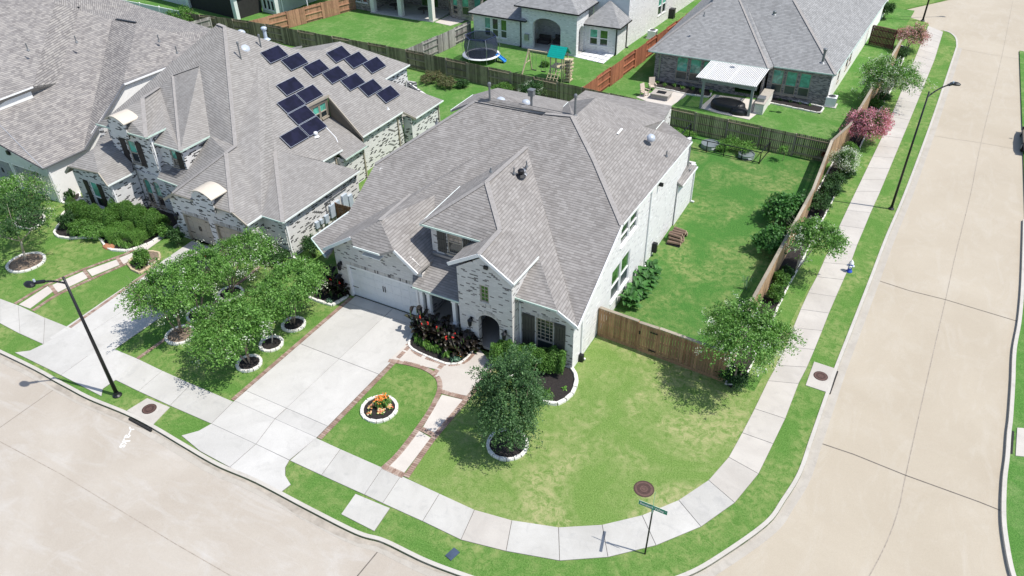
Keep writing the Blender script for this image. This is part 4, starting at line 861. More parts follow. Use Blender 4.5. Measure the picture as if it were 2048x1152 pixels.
tw = Wall(B, (-46.6, 28.3), (-42.65, 28.3), [(0, 5.9), (3.95, 5.9)], BL, [rect(1.5, 2.3, 3.5, 5.15)], base=2.9); tw.window(1.5, 2.3, 3.5, 5.15, 'trim_tan', 'glass_teal', 'glass_dark'); tw.shutter(.85, 1.4, 3.4, 5.2); tw.shutter(2.4, 2.95, 3.4, 5.2)
Wall(B, (-42.65, 28.3), (-42.65, 29.6), 5.9, BL, base=2.9).pipe(.12, 3, 5.8); Wall(B, (-46.6, 31), (-46.6, 28.3), 5.9, BL, base=3)
t2w = Wall(B, (-42.65, 28.8), (-40.35, 28.8), 5.2, BL, [rect(1.05, 1.6, 3.75, 4.95)], base=2.9); t2w.window(1.05, 1.6, 3.75, 4.95, 'trim_tan', 'glass_teal', 'glass_dark'); t2w.shutter(1.65, 2.15, 3.7, 5.0)
Wall(B, (-40.35, 28.8), (-40.35, 31.0), 5.2, BL, base=2.9)
m = MB(); roof(B, [(-42.55,28.33,3.30), (-40.93,28.19,3.30), (-40.22,28.76,3.75), (-42.57,28.88,3.75)], 'shingle_dark', name='awning_roof')
gw2 = Wall(B, (-39.85, 26.55), (-33.1, 26.55), [(0, 2.95), (.7, 3.4), (5.6, 3.45), (6.75, 2.9)], BL, [rect(.85, 3.15, 0, 2.0), rect(3.7, 6.1, 0, 2.0)])
garage_door(gw2, .85, 3.15, 2.0, 'door_tan', 4, 4); garage_door(gw2, 3.7, 6.1, 2.0, 'door_tan', 4, 4); soldier(gw2, .8, 3.2, 2.05); soldier(gw2, 3.6, 6.2, 2.05); gw2.lantern(.35, 1.6)
def barrel(parent, x0, x1, y0, y1, z, rise):
    m = MB(); n = 10; vs = []
    for y in (y0, y1):
        for k in (0, .06):
            for i in range(n + 1):
                t = i / n; vs.append((x0 + (x1 - x0) * t, y, z + rise * math.sin(PI * (t * .8 + .1)) + k))
    w_ = n + 1
    for i in range(n): 
        m.f.append((w_ + i, w_ + i + 1, 3 * w_ + i + 1, 3 * w_ + i)); m.f.append((i, i + 1, 2 * w_ + i + 1, 2 * w_ + i)); m.f.append((i, i + 1, w_ + i + 1, w_ + i)); m.f.append((2 * w_ + i, 2 * w_ + i + 1, 3 * w_ + i + 1, 3 * w_ + i))
    m.v = vs; m.mi = [0] * len(m.f); m.f += [(0, w_, 3 * w_, 2 * w_), (n, w_ + n, 3 * w_ + n, 2 * w_ + n)]; m.mi += [0, 0]
    m.build('arched_hood', 'cream_metal', parent)
def hood(x0, x1, y0, y1, z0, z1, rise):
    c = [(i / 8, math.sin(PI * (i / 8 * .8 + .1))) for i in range(9)]
    Wall(B, (x0 + .12, y0 + .12), (x1 - .12, y0 + .12), [(((x1 - x0 - .24) * t), z1 + rise * h_ - .02) for t, h_ in c], BL, th=y1 - y0 - .4, base=z0); barrel(B, x0, x1, y0, y1, z1, rise)
hood(-37.1, -35.1, 26.0, 27.3, 3.1, 4.0, .55); hood(-45.8, -43.9, 27.75, 29.0, 5.6, 6.45, .55)
Wall(B, (-33.1, 26.55), (-33.1, 27.75), 2.9, BL); Wall(B, (-33.1, 27.75), (-31.35, 27.75), 2.9, BL)
rs = Wall(B, (-31.35, 27.75), (-31.35, 35.0), 2.9, BL); rs.pipe(.12, 0, 2.85)
m = MB()
for a_, b_, z0_, z1_ in ((2.5, 2.8, .9, 1.35), (2.95, 3.2, 1.0, 1.3), (3.4, 3.75, .8, 1.35), (4.0, 5.0, .9, 1.8), (5.3, 5.8, .7, 1.9), (5.9, 6.3, .7, 1.6)): 
    q_ = MB(); rs.bx(q_, a_, b_, z0_, z1_, .01, .16); q_.build('meter_box', 'meter_grey', B)
for a_, z0_, z1_ in ((2.65, 0, .9), (3.1, 0, 1.0), (4.2, 1.8, 2.1), (3.6, 0, .8), (3.75, 1.35, 2.2)): rs.bx(m, a_ - .02, a_ + .02, z0_, z1_, .02, .07)
rs.bx(m, 3.7, 5.9, 2.15, 2.2, .02, .07); m.build('conduit', 'metal_grey', B, kind='stuff')
Wall(B, (-31.35, 35.0), (-34.4, 35.0), 2.9, BL)
r2w = Wall(B, (-34.4, 35.0), (-34.4, 36.5), 2.9, BL); r2w.pipe(1.4, 0, 2.8, 'trim_tan'); 
Wall(B, (-33.75, 36.5), (-33.75, 38.8), 2.5, BL).pipe(2.2, 0, 2.5, 'trim_tan'); Wall(B, (-34.4, 36.5), (-33.75, 36.5), 2.5, BL); Wall(B, (-34.4, 39.35), (-34.4, 44.6), 3.0, BL, th=.15).pipe(4.6, 0, 2.9, 'trim_tan')
Wall(B, (-33.6, 44.7), (-33.6, 48.7), 2.4, BL).pipe(3.8, 0, 2.4, 'trim_tan'); Wall(B, (-34.4, 44.7), (-33.6, 44.7), 2.4, BL)
Wall(B, (-33.6, 48.7), (-36.7, 48.7), [(0, 2.2), (3.1, 3.6)], BL); Wall(B, (-36.75, 45.6), (-36.75, 49.0), 4.6, BL, base=0); Wall(B, (-48.7, 40), (-48.7, 28.9), 4.9, BL)
Wall(B, (-36.6, 50), (-46, 50), 3, BL)
ridgecaps(B, [(apl, apx), (apx, gh), (gt2, gj), (gl, gt2), (h1, h2), (T1b, h1), (T2b, h3), (h3, h4), (ef, em), (gt2, gh)])
# solar panels: each a glass sheet in a frame, on the slope
pn = Vector((.6, 0, .8)); pu = Vector((-.8, 0, .6))
RW = 'rear upper row of three solar panels'; 
PAN = [(-40.94, 38.92, 8.13, 'first (highest) solar panel of the long diagonal row of seven', 0), (-40.02, 39.86, 7.44, 'second solar panel down the long diagonal row of seven', 0), (-39.08, 40.95, 6.73, 'third solar panel down the long diagonal row of seven', 0), (-38.18, 41.87, 6.06, 'middle solar panel of the long diagonal row of seven', 0), (-37.27, 42.71, 5.38, 'fifth solar panel down the long diagonal row of seven', 0), (-36.4, 43.62, 4.72, 'sixth solar panel down the long diagonal row of seven', 0), (-35.49, 44.52, 4.04, 'lowest solar panel of the long diagonal row of seven', 0),
 (-39.24, 43.82, 6.86, 'highest solar panel of the short row of three nearest the back fence', 1), (-38.41, 44.75, 6.23, 'middle solar panel of the short row of three nearest the back fence', 1), (-37.57, 45.85, 5.6, 'lowest solar panel of the short row of three nearest the back fence', 1),
 (-38.79, 37.75, 6.52, 'topmost solar panel of the stepped cluster left of the roof window', 2), (-37.85, 38.52, 5.81, 'solar panel touching the hood of the recessed roof window', 2), (-37.85, 36.58, 5.81, 'solar panel sticking out to the left in the middle of the stepped cluster', 2), (-36.97, 36.5, 5.15, 'third solar panel down the stepped cluster, beside the recessed window', 2), (-36.09, 36.5, 4.49, 'lower right solar panel of the stepped cluster, above the conduit', 2), (-36.09, 34.55, 4.49, 'lowest leftmost solar panel of the stepped cluster', 2)]
GN = ['solar panels in the long diagonal row', 'solar panels in the short rear row', 'solar panels in the stepped cluster']
for i, (x_, y_, z_, lab, g_) in enumerate(PAN):
    c = Vector((x_, y_, 3.0 + .75 * (-34.1 - x_))) + pn * .12; r_ = thing('solar_panel', lab, 'solar panel', c, 0, GN[g_])
    hw, hl = .53, .93
    def fr_(m, a, b, p, q, h0=-.025, h1=.02):
        vs = [c + pu * u + Vector((0, v, 0)) + pn * h for h in (h0, h1) for u, v in ((a, p), (b, p), (b, q), (a, q))]; m.add(vs, [(3, 2, 1, 0), (4, 5, 6, 7), (0, 1, 5, 4), (1, 2, 6, 5), (2, 3, 7, 6), (3, 0, 4, 7)])
    m = MB(); t_ = .022
    fr_(m, -hw, -hw + t_, -hl, hl); fr_(m, hw - t_, hw, -hl, hl); fr_(m, -hw + t_, hw - t_, -hl, -hl + t_); fr_(m, -hw + t_, hw - t_, hl - t_, hl); m.build('frame', 'frame_silver', r_)
    m = MB(); fr_(m, -hw + t_, hw - t_, -hl + t_, hl - t_, -.02, .012); m.build('glass', 'solar_glass', r_)
    m = MB(); fr_(m, -hw, hw, -hl + .3, -hl + .34, -.1, -.025); fr_(m, -hw, hw, hl - .34, hl - .3, -.1, -.025); fr_(m, -hw - .01, -hw, -hl, hl, -.09, .015); m.build('rail', 'panel_frame', r_)
dome(B, (-42.04,37.32,8.96), .42, (.5, 0)); dome(B, (-46.77,41.63,8.20), .3, (.1, .3)); pipe_vent(B, (-41.41,36.29,8.48), 1.3, .05, 'cap'); pipe_vent(B, (-41.60,38.50,8.62), 1.0, .05, 'cap'); pipe_vent(B, (-46.29,43.53,7.20), .9, .14, 'cap', mat='meter_grey')
m = MB(); pts_ = [(-35.59,37.31,4.12), (-34.81,37.26,3.53), (-34.50,37.05,3.30)]; m.path([Vector(q) + Vector((0, 0, .12)) for q in pts_], [.03] * 3, 6); m.build('conduit', 'plastic_white', B)
pipe_vent(B, (-35.55,36.12,4.09), .25, .09, 'cap', mat='plastic_white'); pipe_vent(B, (-34.72,43.39,3.46), .15, .05, mat='plastic_white')
# ---------------------------------------------------------------- far left house
G = thing('stucco_house', 'pale green stucco house with grey garage and brown shingle roof at left', 'house', (-56, 33, 0)); S = 'shingle_far_left'
A0 = (-51, 25.4, 3.0); A1 = (-51, 28.75, 3.0); A2 = (-51.10,33.43,6.19); A3 = (-51.1, 42.5, 6.1); Ar = (-55.20,26.09,5.39); 
s1 = (-64.94,38.90,9.25); 
V1 = (-51.25, 28.9, 3.1); V2 = (-59.4, 39.7, 8.1); A4 = (-55.9, 39.3, 8.2)
W1 = (-56.6, 29.8, 6.35); W2 = (-63.2, 38.2, 9.6)
q1 = (-56.18,31.44,6.11); q2 = (-61.10,38.26,9.06); p1 = (-55.50,29.32,6.70); p2 = (-61.14,36.55,10.08); e0_ = (-55.46,24.36,6.68); qa = (-55.68,24.09,5.81); qb = (-57.50,26.04,6.90)
roof(G, [A0, A1, V1, V2, q2, q1, qa, qb], S)
roof(G, [V1, A1, A2, (-52.2, 34.2, 6.0), A4, V2], S)
roof(G, [A2, A3, (-52.70,41.99,6.60), (-54.07,40.92,7.50), A4, (-52.2, 34.2, 6.0)], S)
roof(G, [p1, q1, qa, e0_], S); roof(G, [q1, q2, p2, p1], S); roof(G, [e0_, p1, p2, (-68, 37.5, 12.5), (-68, 22, 12.5)], S)
roof(G, [V2, A4, (-54.07,40.92,7.50), (-52.70,41.99,6.60), (-54, 46, 6.0), (-64, 46, 7), (-68, 37.5, 12.5), p2, q2], S)
gut(G, A0, A1, 'metal_grey'); gut(G, A2, A3, 'trim_white'); gut(G, e0_, p1, 'trim_white'); fascia(G, A1, A2, 'metal_grey'); fascia(G, A0, qb, 'metal_grey')
gf = Wall(G, (-64, 25.75), (-51.3, 25.75), [(0, 10), (.5, 10.2), (12.7, 2.9)], 'stucco', [rect(5.0, 11.6, 0, 2.2), rect(6.1, 6.5, 3.8, 5.0)])
garage_door(gf, 5.0, 8.2, 2.2, 'garage_grey', 6, 4); garage_door(gf, 8.4, 11.6, 2.2, 'garage_grey', 6, 4); gf.window(6.1, 6.5, 3.8, 5.0, 'trim_tan', 'glass_dark', 'glass_dark', None)
m = MB(); gf.bx(m, 8.2, 8.4, 0, 2.2, -.15, .02); m.build('door_post', 'stucco', G); m = MB(); gf.bx(m, 8.7, 9.0, 3.0, 3.3, 0, .15); m.build('camera_lamp', 'metal_black', G)
gs_ = Wall(G, (-51.3, 25.75), (-51.3, 42), [(0, 2.9), (3, 2.9), (7.8, 6.0), (16.2, 6.0)], 'stucco_white'); gs_.pipe(.1, 0, 2.8)
Wall(G, (-55.75, 20), (-55.75, 29.2), [(0, 6.4), (9.2, 6.4)], 'stucco_white', base=4.5); Wall(G, (-51.3, 42), (-64, 42), 5.5, 'stucco_white')
for q_ in ((-57.21,30.95,8.60), (-57.37,34.83,8.00), (-53.32,39.02,7.40), (-51.13,38.69,6.90)): pipe_vent(G, q_, .5, .045)
for p_, q_ in (((-63.29,38.10,9.40), (-61.25,38.42,9.20)), ((-58.95,39.77,8.20), (-56.61,39.83,8.20))): m = MB(); m.bar(p_, q_, .2, .06); m.build('ridge_vent', 'metal_black', G)
# ---------------------------------------------------------------- house behind, right (grey brick, pergola)
D = thing('brick_house', 'grey brick house with big plain hipped roof beside the side street', 'house', (-13, 75, 0)); S = 'shingle_back'
dA = (-21.8, 66.0, 2.9); dB = (-5.55, 66.9, 2.95); dC = (-4.10,86.05,4.40); dM = (-10.9, 66.1, 2.9)
dtl = (-17.97,71.56,6.22); dt0 = (-16.79,75.09,8.41); dt1 = (-14.96,72.31,6.69); dh = (-10.97,72.74,6.95); dtop = (-15.14,77.39,9.84)
roof(D, [dA, dM, (-15.58,72.13,6.58), (-17.81,73.13,7.20), (-17.97,71.56,6.22)], S)
roof(D, [dM, (-10.6, 66.9, 2.95), (-15.15,72.19,6.61), (-15.58,72.13,6.58)], S)
roof(D, [(-10.6, 66.7, 2.95), dB, dh, (-14.17,75.91,8.92), (-17.11,75.05,8.39), (-17.81,73.13,7.20), (-15.58,72.13,6.58), (-15.15,72.19,6.61)], S)
roof(D, [dB, dC, (-4, 100, 2.9), (-9, 96, 8.2), (-14.17,75.91,8.92), dh], S)
roof(D, [dA, (-17.97,71.56,6.22), (-17.81,73.13,7.20), (-17.11,75.05,8.39), (-16, 96, 8), (-22.5, 98, 2.9)], S)
roof(D, [(-17.11,75.05,8.39), (-14.17,75.91,8.92), (-9, 96, 8.2), (-16, 96, 8)], S)
ridgecaps(D, [(dB, dh), (dM, (-15.58,72.13,6.58)), (dA, (-17.97,71.56,6.22))]); gut(D, dA, dM, 'gutter_mint'); gut(D, (-10.6, 66.7, 2.95), dB, 'gutter_mint'); gut(D, dB, dC, 'gutter_mint')
dw = Wall(D, (-21.2, 66.35), (-11.2, 66.35), 2.85, 'brick_grey', [rect(2.05, 3.15, .55, 2.65), rect(3.3, 4.35, .55, 2.65), rect(4.5, 5.55, .55, 2.65), rect(7.6, 9.9, .2, 2.3)])
for a_ in (2.05, 3.3, 4.5): dw.window(a_, a_ + 1.07, .55, 2.65, 'trim_tan', 'glass_teal', 'glass_screen', .36)
dw.pipe(.5, 0, 2.8, 'metal_grey')
dw2 = Wall(D, (-11.0, 67.0), (-5.8, 67.15), 2.85, 'brick_grey', [rect(.35, 1.3, .5, 2.6), rect(1.5, 2.45, .5, 2.6), rect(2.65, 3.6, .5, 2.6)])
for a_ in (.35, 1.5, 2.65): dw2.window(a_, a_ + .95, .5, 2.6, 'trim_tan', 'glass_teal', 'glass_screen', .38)
Wall(D, (-11.2, 66.35), (-11.2, 67.2), 2.85, 'brick_grey'); dr = Wall(D, (-5.8, 67.15), (-4.5, 98), 2.85, 'stucco_white', [rect(7.0, 8.1, .9, 2.3), rect(8.6, 9.7, .9, 2.3), rect(3.5, 4.3, .9, 2.1)])
for a_ in (7.0, 8.6): dr.window(a_, a_ + 1.1, .9, 2.3, 'trim_tan', 'glass_dark', 'glass_dark')
dr.window(3.5, 4.3, .9, 2.1, 'trim_tan', 'glass_dark', 'glass_dark'); Wall(D, (-22, 98), (-21.2, 66.35), 2.85, 'brick_grey'); Wall(D, (-13.6, 68.6), (-11.2, 68.6), 2.6, 'dark_interior')
m = MB(); m.box((-12.6, 67.6, .55), (1.6, .7, .5)); m.box((-12.6, 67.95, .85), (1.6, .2, .5)); m.build('window_seat', 'stucco_white', D)
pipe_vent(D, (-6.57,64.54,4.60), 1.1, .1, 'cap'); pipe_vent(D, (-11.21,65.62,7.60), .2, .09, 'cap'); pipe_vent(D, (-17.66,68.13,6.00), .3, .04)
# pergola
pg = thing('pergola', 'grey post pergola with white slatted roof over a covered hot tub', 'pergola', (-13.4, 64.5, 0))
for x_ in (-15.35, -11.2): MB().box((x_, 62.1, 1.3), (.2, .2, 2.6)).build('post', 'pergola_post', pg)
MB().box((-13.3, 62.1, 2.5), (4.6, .14, .26)).build('beam', 'pergola_post', pg); MB().box((-13.3, 66.1, 2.6), (4.6, .12, .2)).build('beam', 'pergola_post', pg)
for x_ in (-15.35, -13.3, -11.2): MB().box((x_, 64.2, 2.68), (.1, 4.4, .16)).build('rafter', 'pergola_post', pg)
n_ = 38; m0 = None
for i in range(n_):
    x_ = -15.95 + 5.0 * i / (n_ - 1); m = MB(); m.bar((x_, 61.7, 2.8), (x_ + .05, 66.6, 2.86), .075, .05); m.build('slat', 'pergola_slat', pg)
hot = thing('covered_hot_tub', 'dark tarp covered furniture under the pergola', 'covered furniture', (-12.9, 62.4, 0))
m = MB(); m.lathe((-13.2, 62.9, 0), [(1.5, 0), (1.52, .35), (1.45, .62), (1.2, .74), (.5, .8), (0, .78)], 18, sx=1, sy=.6); m.lathe((-12.1, 62.3, 0), [(.8, 0), (.8, .3), (.6, .55), (0, .6)], 12, sy=.7); m.build('cover', 'black_cover', hot, smooth=True)
pat = thing('patio', 'pale concrete patio slab under the pergola and around the fire pit', 'patio', (-14, 63, 0))
MB().prism([(-21.21,61.88),(-20.77,63.00),(-17.90,65.44),(-17.30,64.16),(-17.75,61.31),(-19.11,61.01)], -.1, .05).build('slab', 'path_concrete', pat); MB().prism([(-15.50,62.03),(-15.27,63.49),(-15.12,65.47),(-10.05,66.02),(-10.96,61.43),(-13.48,61.59)], -.1, .05).build('slab', 'path_concrete', pat)
fp = thing('fire_pit', 'square grey stone fire pit on the patio', 'fire pit', (-19.16,62.74)); 
with local():
    m = MB(); m.box((0, 0, .22), (1.5, 1.2, .45)); m.build('base', 'stone_white' if False else 'brick_grey', fp); m = MB(); m.box((0, 0, .49), (1.65, 1.35, .08)); m.build('coping', 'granite', fp); MB().box((0, 0, .54), (.8, .6, .04)).build('burner', 'black_cover', fp)
def chair(label, p, rz, mat='chair_beige', g=None):
    t = thing('garden_chair', label, 'chair', p, rz, g)
    with local():
        MB().box((0, 0, .38), (.55, .55, .06)).build('seat', mat, t); MB().box((0, .28, .75), (.55, .06, .7), rx=-.25).build('backrest', mat, t)
        for sx_ in (-1, 1): MB().box((sx_ * .3, 0, .58), (.08, .6, .04)).build('armrest', mat, t)
        for sx_ in (-1, 1):
            for sy_ in (-1, 1): MB().box((sx_ * .26, sy_ * .24, .25 if sy_ < 0 else .3), (.06, .06, .5 if sy_ < 0 else .6)).build('leg', mat, t)
chair('beige slatted armchair left of the fire pit', (-20.69,62.52), 1.2, g='armchairs by the fire pit'); chair('beige armchair behind the fire pit next to the flower bed', (-20.53,64.17), .6, g='armchairs by the fire pit')
oc = thing('outdoor_kitchen', 'pale outdoor kitchen counter with grill beside the pergola', 'kitchen counter', (-10.6, 64.6, 0))
MB().box((-10.6, 64.7, .45), (.75, 3.6, .9)).build('counter', 'stone_white', oc); MB().box((-10.6, 64.7, .93), (.85, 3.7, .06)).build('worktop', 'granite', oc); MB().box((-10.65, 63.7, 1.1), (.6, .8, .3)).build('grill', 'metal_grey', oc)
def bed(label, pts, mat='mulch', h=.06, edge=None, ew=.16, eh=.14, step=.32, seed=0, closed=True, name='flower_bed', z=.0):
    c = (sum(p[0] for p in pts) / len(pts), sum(p[1] for p in pts) / len(pts)); t = thing(name, label, 'flower bed', c)
    MB().prism(pts, -.05, h + z).build('mulch', mat, t)
    if edge:
        r = random.Random(seed); e = list(pts) + ([pts[0]] if closed else [])
        edging(t, e, edge, ew, eh, step, r)
    return t
def edging(t, e, mat, ew, eh, step, r, name='edging_stone'):
    L = sum(math.dist(e[i], e[i + 1]) for i in range(len(e) - 1)); pp = interp(e, max(3, int(L / step)))
    for i in range(len(pp) - 1):
        a = math.atan2(pp[i + 1][1] - pp[i][1], pp[i + 1][0] - pp[i][0]); l = math.dist(pp[i], pp[i + 1]) * .93; m = MB(); h = eh * r.uniform(.85, 1.1)
        l2, w2 = l / 2, ew / 2 * r.uniform(.85, 1.1); c = ((pp[i][0] + pp[i + 1][0]) / 2, (pp[i][1] + pp[i + 1][1]) / 2)
        q = Matrix.Rotation(a + r.uniform(-.05, .05), 3, 'Z'); vs = []
        for z_, k in ((-.02, 1), (h * .8, 1), (h, .8)):
            for sx_, sy_ in ((-1, -1), (1, -1), (1, 1), (-1, 1)): v = q @ Vector((sx_ * (l2 - (1 - k) * ew * .3), sy_ * w2 * k, z_)); vs.append((c[0] + v.x, c[1] + v.y, z_ + r.uniform(-.008, .008) * (z_ > 0)))
        m.add(vs, [(0, 1, 5, 4), (1, 2, 6, 5), (2, 3, 7, 6), (3, 0, 4, 7), (4, 5, 9, 8), (5, 6, 10, 9), (6, 7, 11, 10), (7, 4, 8, 11), (8, 9, 10, 11)]); m.build(name, mat, t)
bed('dark mulch bed with low shrubs along the grey brick house', [(-21.32,65.84),(-20.61,64.67),(-18.97,64.66),(-17.26,64.44),(-15.25,64.64),(-15.71,67.03),(-17.97,67.45),(-20.91,67.45)], edge='stone_white', ew=.12, step=.5)
bed('narrow mulch bed under the right windows of the grey brick house', [(-10.86,65.75),(-5.90,65.28),(-5.82,66.73),(-11.04,67.44)], edge='stone_white', ew=.12, step=.5)
for i, q_ in enumerate(((1318,165),(1330,170),(1348,175),(1375,178),(1385,184),(1400,186))): pass
# ---------------------------------------------------------------- white brick house behind
W = thing('white_brick_house', 'white brick house with arched back patio and grey hipped roofs', 'house', (-33, 76, 0)); S = 'shingle_back'; BW = 'brick_white'
cl = Wall(W, (-42.8, 69.75), (-36.8, 69.55), 2.75, BW, [rect(1.35, 2.1, .55, 2.5), rect(2.3, 3.1, .55, 2.5), rect(3.35, 4.15, .55, 2.5)])
for a_, u_ in ((1.35, 'glass_teal'), (2.3, 'glass_dark'), (3.35, 'glass_green')): cl.window(a_, a_ + .78, .55, 2.5, 'trim_white', u_, 'glass_screen', .4)
cl.pipe(5.85, 0, 2.7, 'metal_black')
cp = Wall(W, (-36.8, 69.45), (-30.45, 69.15), [(0, 4.3), (6.35, 4.3)], BW, [arch(1.3, 4.55, 0.05, 2.5, 3.35, 12)], th=.4); 
cr = Wall(W, (-30.45, 69.15), (-30.45, 72.0), 4.3, BW, [arch(.55, 1.75, 0.05, 2.2, 2.8, 8)], th=.4)
Wall(W, (-42.8, 74), (-42.8, 69.75), 2.75, BW); Wall(W, (-36.8, 73.2), (-36.8, 69.85), 4.3, BW)
pw_ = Wall(W, (-36.8, 73.4), (-30.45, 73.2), 4.0, BW, [rect(3.2, 4.1, .9, 2.6), rect(4.3, 5.2, .9, 2.6)]); pw_.window(3.2, 4.1, .9, 2.6, lo='glass_dark', up='glass_dark'); pw_.window(4.3, 5.2, .9, 2.6, lo='glass_dark', up='glass_dark')
MB().box((-33.6, 71.2, .04), (6.2, 4, .1)).build('porch_floor', 'walk_concrete', W)
cb = Wall(W, (-31.0, 71.2), (-26.95, 71.4), 2.8, BW, [rect(1.05, 1.95, .75, 2.35), rect(2.15, 3.05, .75, 2.35)])
for a_, u_ in ((1.05, 'glass_teal'), (2.15, 'glass_green')): cb.window(a_, a_ + .9, .75, 2.35, 'trim_white', u_, 'glass_dark', .45)
cb.pipe(3.95, 0, 2.75, 'metal_black'); Wall(W, (-26.95, 71.4), (-26.95, 74.1), 2.8, BW).pipe(2.5, 0, 2.8, 'metal_black')
ct = Wall(W, (-26.9, 74.1), (-25.4, 98), 6.2, BW, [rect(7.9, 8.9, 1.1, 3.3), rect(9.1, 10.1, 1.1, 3.3)]); ct.window(7.9, 8.9, 1.1, 3.3, 'trim_white', 'glass_teal', 'glass_dark'); ct.window(9.1, 10.1, 1.1, 3.3, 'trim_white', 'glass_teal', 'glass_dark')
Wall(W, (-30.6, 73.6), (-26.9, 74.1), 6.2, 'stucco', base=2.8)
def hip4(parent, c, ridge, mat, edge='metal_black'):
    # c: four eave corners (front-left, front-right, back-right, back-left); ridge: two points
    r0_, r1_ = ridge
    roof(parent, [c[0], c[1], r1_, r0_] if r0_ != r1_ else [c[0], c[1], r0_], mat); roof(parent, [c[1], c[2], r1_], mat)
    roof(parent, [c[2], c[3], r0_, r1_] if r0_ != r1_ else [c[2], c[3], r0_], mat); roof(parent, [c[3], c[0], r0_], mat)
    for i in range(4): gut(parent, c[i], c[(i + 1) % 4], edge, .1, .12)
hip4(W, [(-43.2, 69.3, 2.85), (-36.2, 69.1, 2.85), (-36.2, 77, 2.85), (-43.2, 77, 2.85)], [(-40, 73.2, 5.0), (-38.5, 73.2, 5.0)], S)
hip4(W, [(-37.4, 69.0, 4.35), (-30.1, 68.7, 4.35), (-30.1, 78, 4.35), (-37.4, 78, 4.35)], [(-33.8, 72.5, 6.4), (-33.8, 75, 6.4)], S)
hip4(W, [(-30.7, 70.85, 2.85), (-26.55, 71.0, 2.85), (-26.5, 74.0, 2.9), (-30.5, 74.0, 2.9)], [(-28.9, 73.6, 4.6), (-28.7, 73.6, 4.6)], S)
m = MB(); cp.bx(m, .4, .9, .9, 1.5, .02, .2); m.build('hose_reel', 'metal_grey', W)
for q_, l_ in (((-35.2, 71.4), 'dark patio sofa at the left under the arched porch'), ((-33.6, 72.0), 'dark patio sofa at the back right under the arched porch')): 
    t_ = thing('patio_sofa', l_, 'sofa', q_, 0, 'dark sofas under the arched porch')
    with local():
        MB().box((0, 0, .25), (1.3, .8, .4)).build('seat', 'sofa', t_); MB().box((0, .35, .6), (1.3, .2, .5)).build('backrest', 'sofa', t_)
pv = meta(bpy.data.objects.new('paved_patio', None), kind='structure'); COL.objects.link(pv)
MB().prism([(-30.78,69.32),(-30.02,72.02),(-27.19,71.51),(-27.18,68.48)], -.05, .02).build('base', 'mulch', pv)
A_, B_, C__, D_ = [(-30.66,69.05),(-30.11,71.97),(-27.14,71.38),(-27.14,68.50)]
for i in range(3):
    for j in range(5):
        def uvp(u, v): return (A_[0] + (B_[0] - A_[0]) * u + (D_[0] - A_[0]) * v + (C__[0] - B_[0] - D_[0] + A_[0]) * u * v, A_[1] + (B_[1] - A_[1]) * u + (D_[1] - A_[1]) * v + (C__[1] - B_[1] - D_[1] + A_[1]) * u * v)
        MB().prism([uvp((i + .05) / 3, (j + .05) / 5), uvp((i + .95) / 3, (j + .05) / 5), uvp((i + .95) / 3, (j + .95) / 5), uvp((i + .05) / 3, (j + .95) / 5)], 0, .05).build('paver', 'paver_white', pv)
def ac(label, p, mat='plastic_white', rz=0):
    t = thing('air_conditioner', label, 'air conditioner', p, rz)
    with local():
        MB().box((0, 0, .45), (.85, .85, .8)).build('body', mat, t); MB().box((0, 0, .02), (1.1, 1.1, .1)).build('pad', 'walk_concrete', t); m = MB()
        for i in range(4): m.lathe((0, 0, .86), [(.08 + i * .08, 0), (.08 + i * .08, .02), (.1 + i * .08, .02), (.1 + i * .08, 0)], 16)
        m.build('fan_grille', 'metal_grey', t, kind='stuff')
        for s_ in (-1, 1): MB().box((s_ * .43, 0, .45), (.015, .7, .6)).build('louvre_panel', 'metal_grey', t)
ac('white air conditioner beside the tall white side wall', (-25.51,78.02)); ac('air conditioner at the right corner of the grey brick house', (-5.46,67.51))
bn = thing('wheelie_bin', 'dark wheelie bin against the white side wall by the red fence', 'bin', (-25.90,85.61))
with local(): MB().box((0, 0, .5), (.6, .6, 1.0)).build('body', 'bin_black', bn); MB().box((0, 0, 1.04), (.66, .7, .08)).build('lid', 'bin_black', bn); MB().cyl((-.3, .25, .12), (.3, .25, .12), .12).build('wheel', 'rubber', bn)
# ---------------------------------------------------------------- brick house with covered patio
E_ = thing('brick_house', 'brown brick house with wide covered patio at the top edge', 'house', (-54, 76, 0)); BM2 = 'brick_multi'
ew = Wall(E_, (-63.0, 73.3), (-58.9, 73.0), 3.0, BM2, [rect(1.6, 2.4, .9, 2.6), rect(2.6, 3.4, .9, 2.6)]); ew.window(1.6, 2.4, .9, 2.6); ew.window(2.6, 3.4, .9, 2.6)
Wall(E_, (-58.8, 77.5), (-50.2, 77.2), 3.0, 'brick_multi', [rect(4, 6.5, .1, 2.5)]); Wall(E_, (-58.9, 73.0), (-58.9, 77.5), 3, BM2)
for x_ in (-58.6, -54.6, -50.3): MB().box((x_, 72.9, 1.5), (.55, .55, 3)).build('brick_pier', 'stone_white', E_)
MB().prism([(-58.9, 72.5), (-50, 72.5), (-50, 77.5), (-58.9, 77.5)], -.05, .12).build('porch_floor', 'walk_concrete', E_)
MB().prism([(-49.78,72.66),(-47.52,72.30),(-46.99,74.16),(-47.58,76.83),(-49.74,75.83)], -.05, .04).build('patio_slab', 'path_concrete', E_)
bp = [(-50.1, 76.2), (-49.0, 75.0), (-47.6, 74.6), (-46.2, 75.0), (-45.2, 76.0)]
for i in range(4):
    b_ = Wall(E_, bp[i], bp[i + 1], 3.0, BM2, [rect(.3, math.dist(bp[i], bp[i + 1]) - .3, .6, 2.6)]); b_.window(.3, math.dist(bp[i], bp[i + 1]) - .3, .6, 2.6, 'trim_tan')
hip4(E_, [(-63.5, 72.3, 3.1), (-49.9, 72.0, 3.1), (-49.9, 88, 3.1), (-63.5, 88, 3.1)], [(-58, 79, 7), (-55, 79, 7)], 'shingle_back', 'gutter_mint')
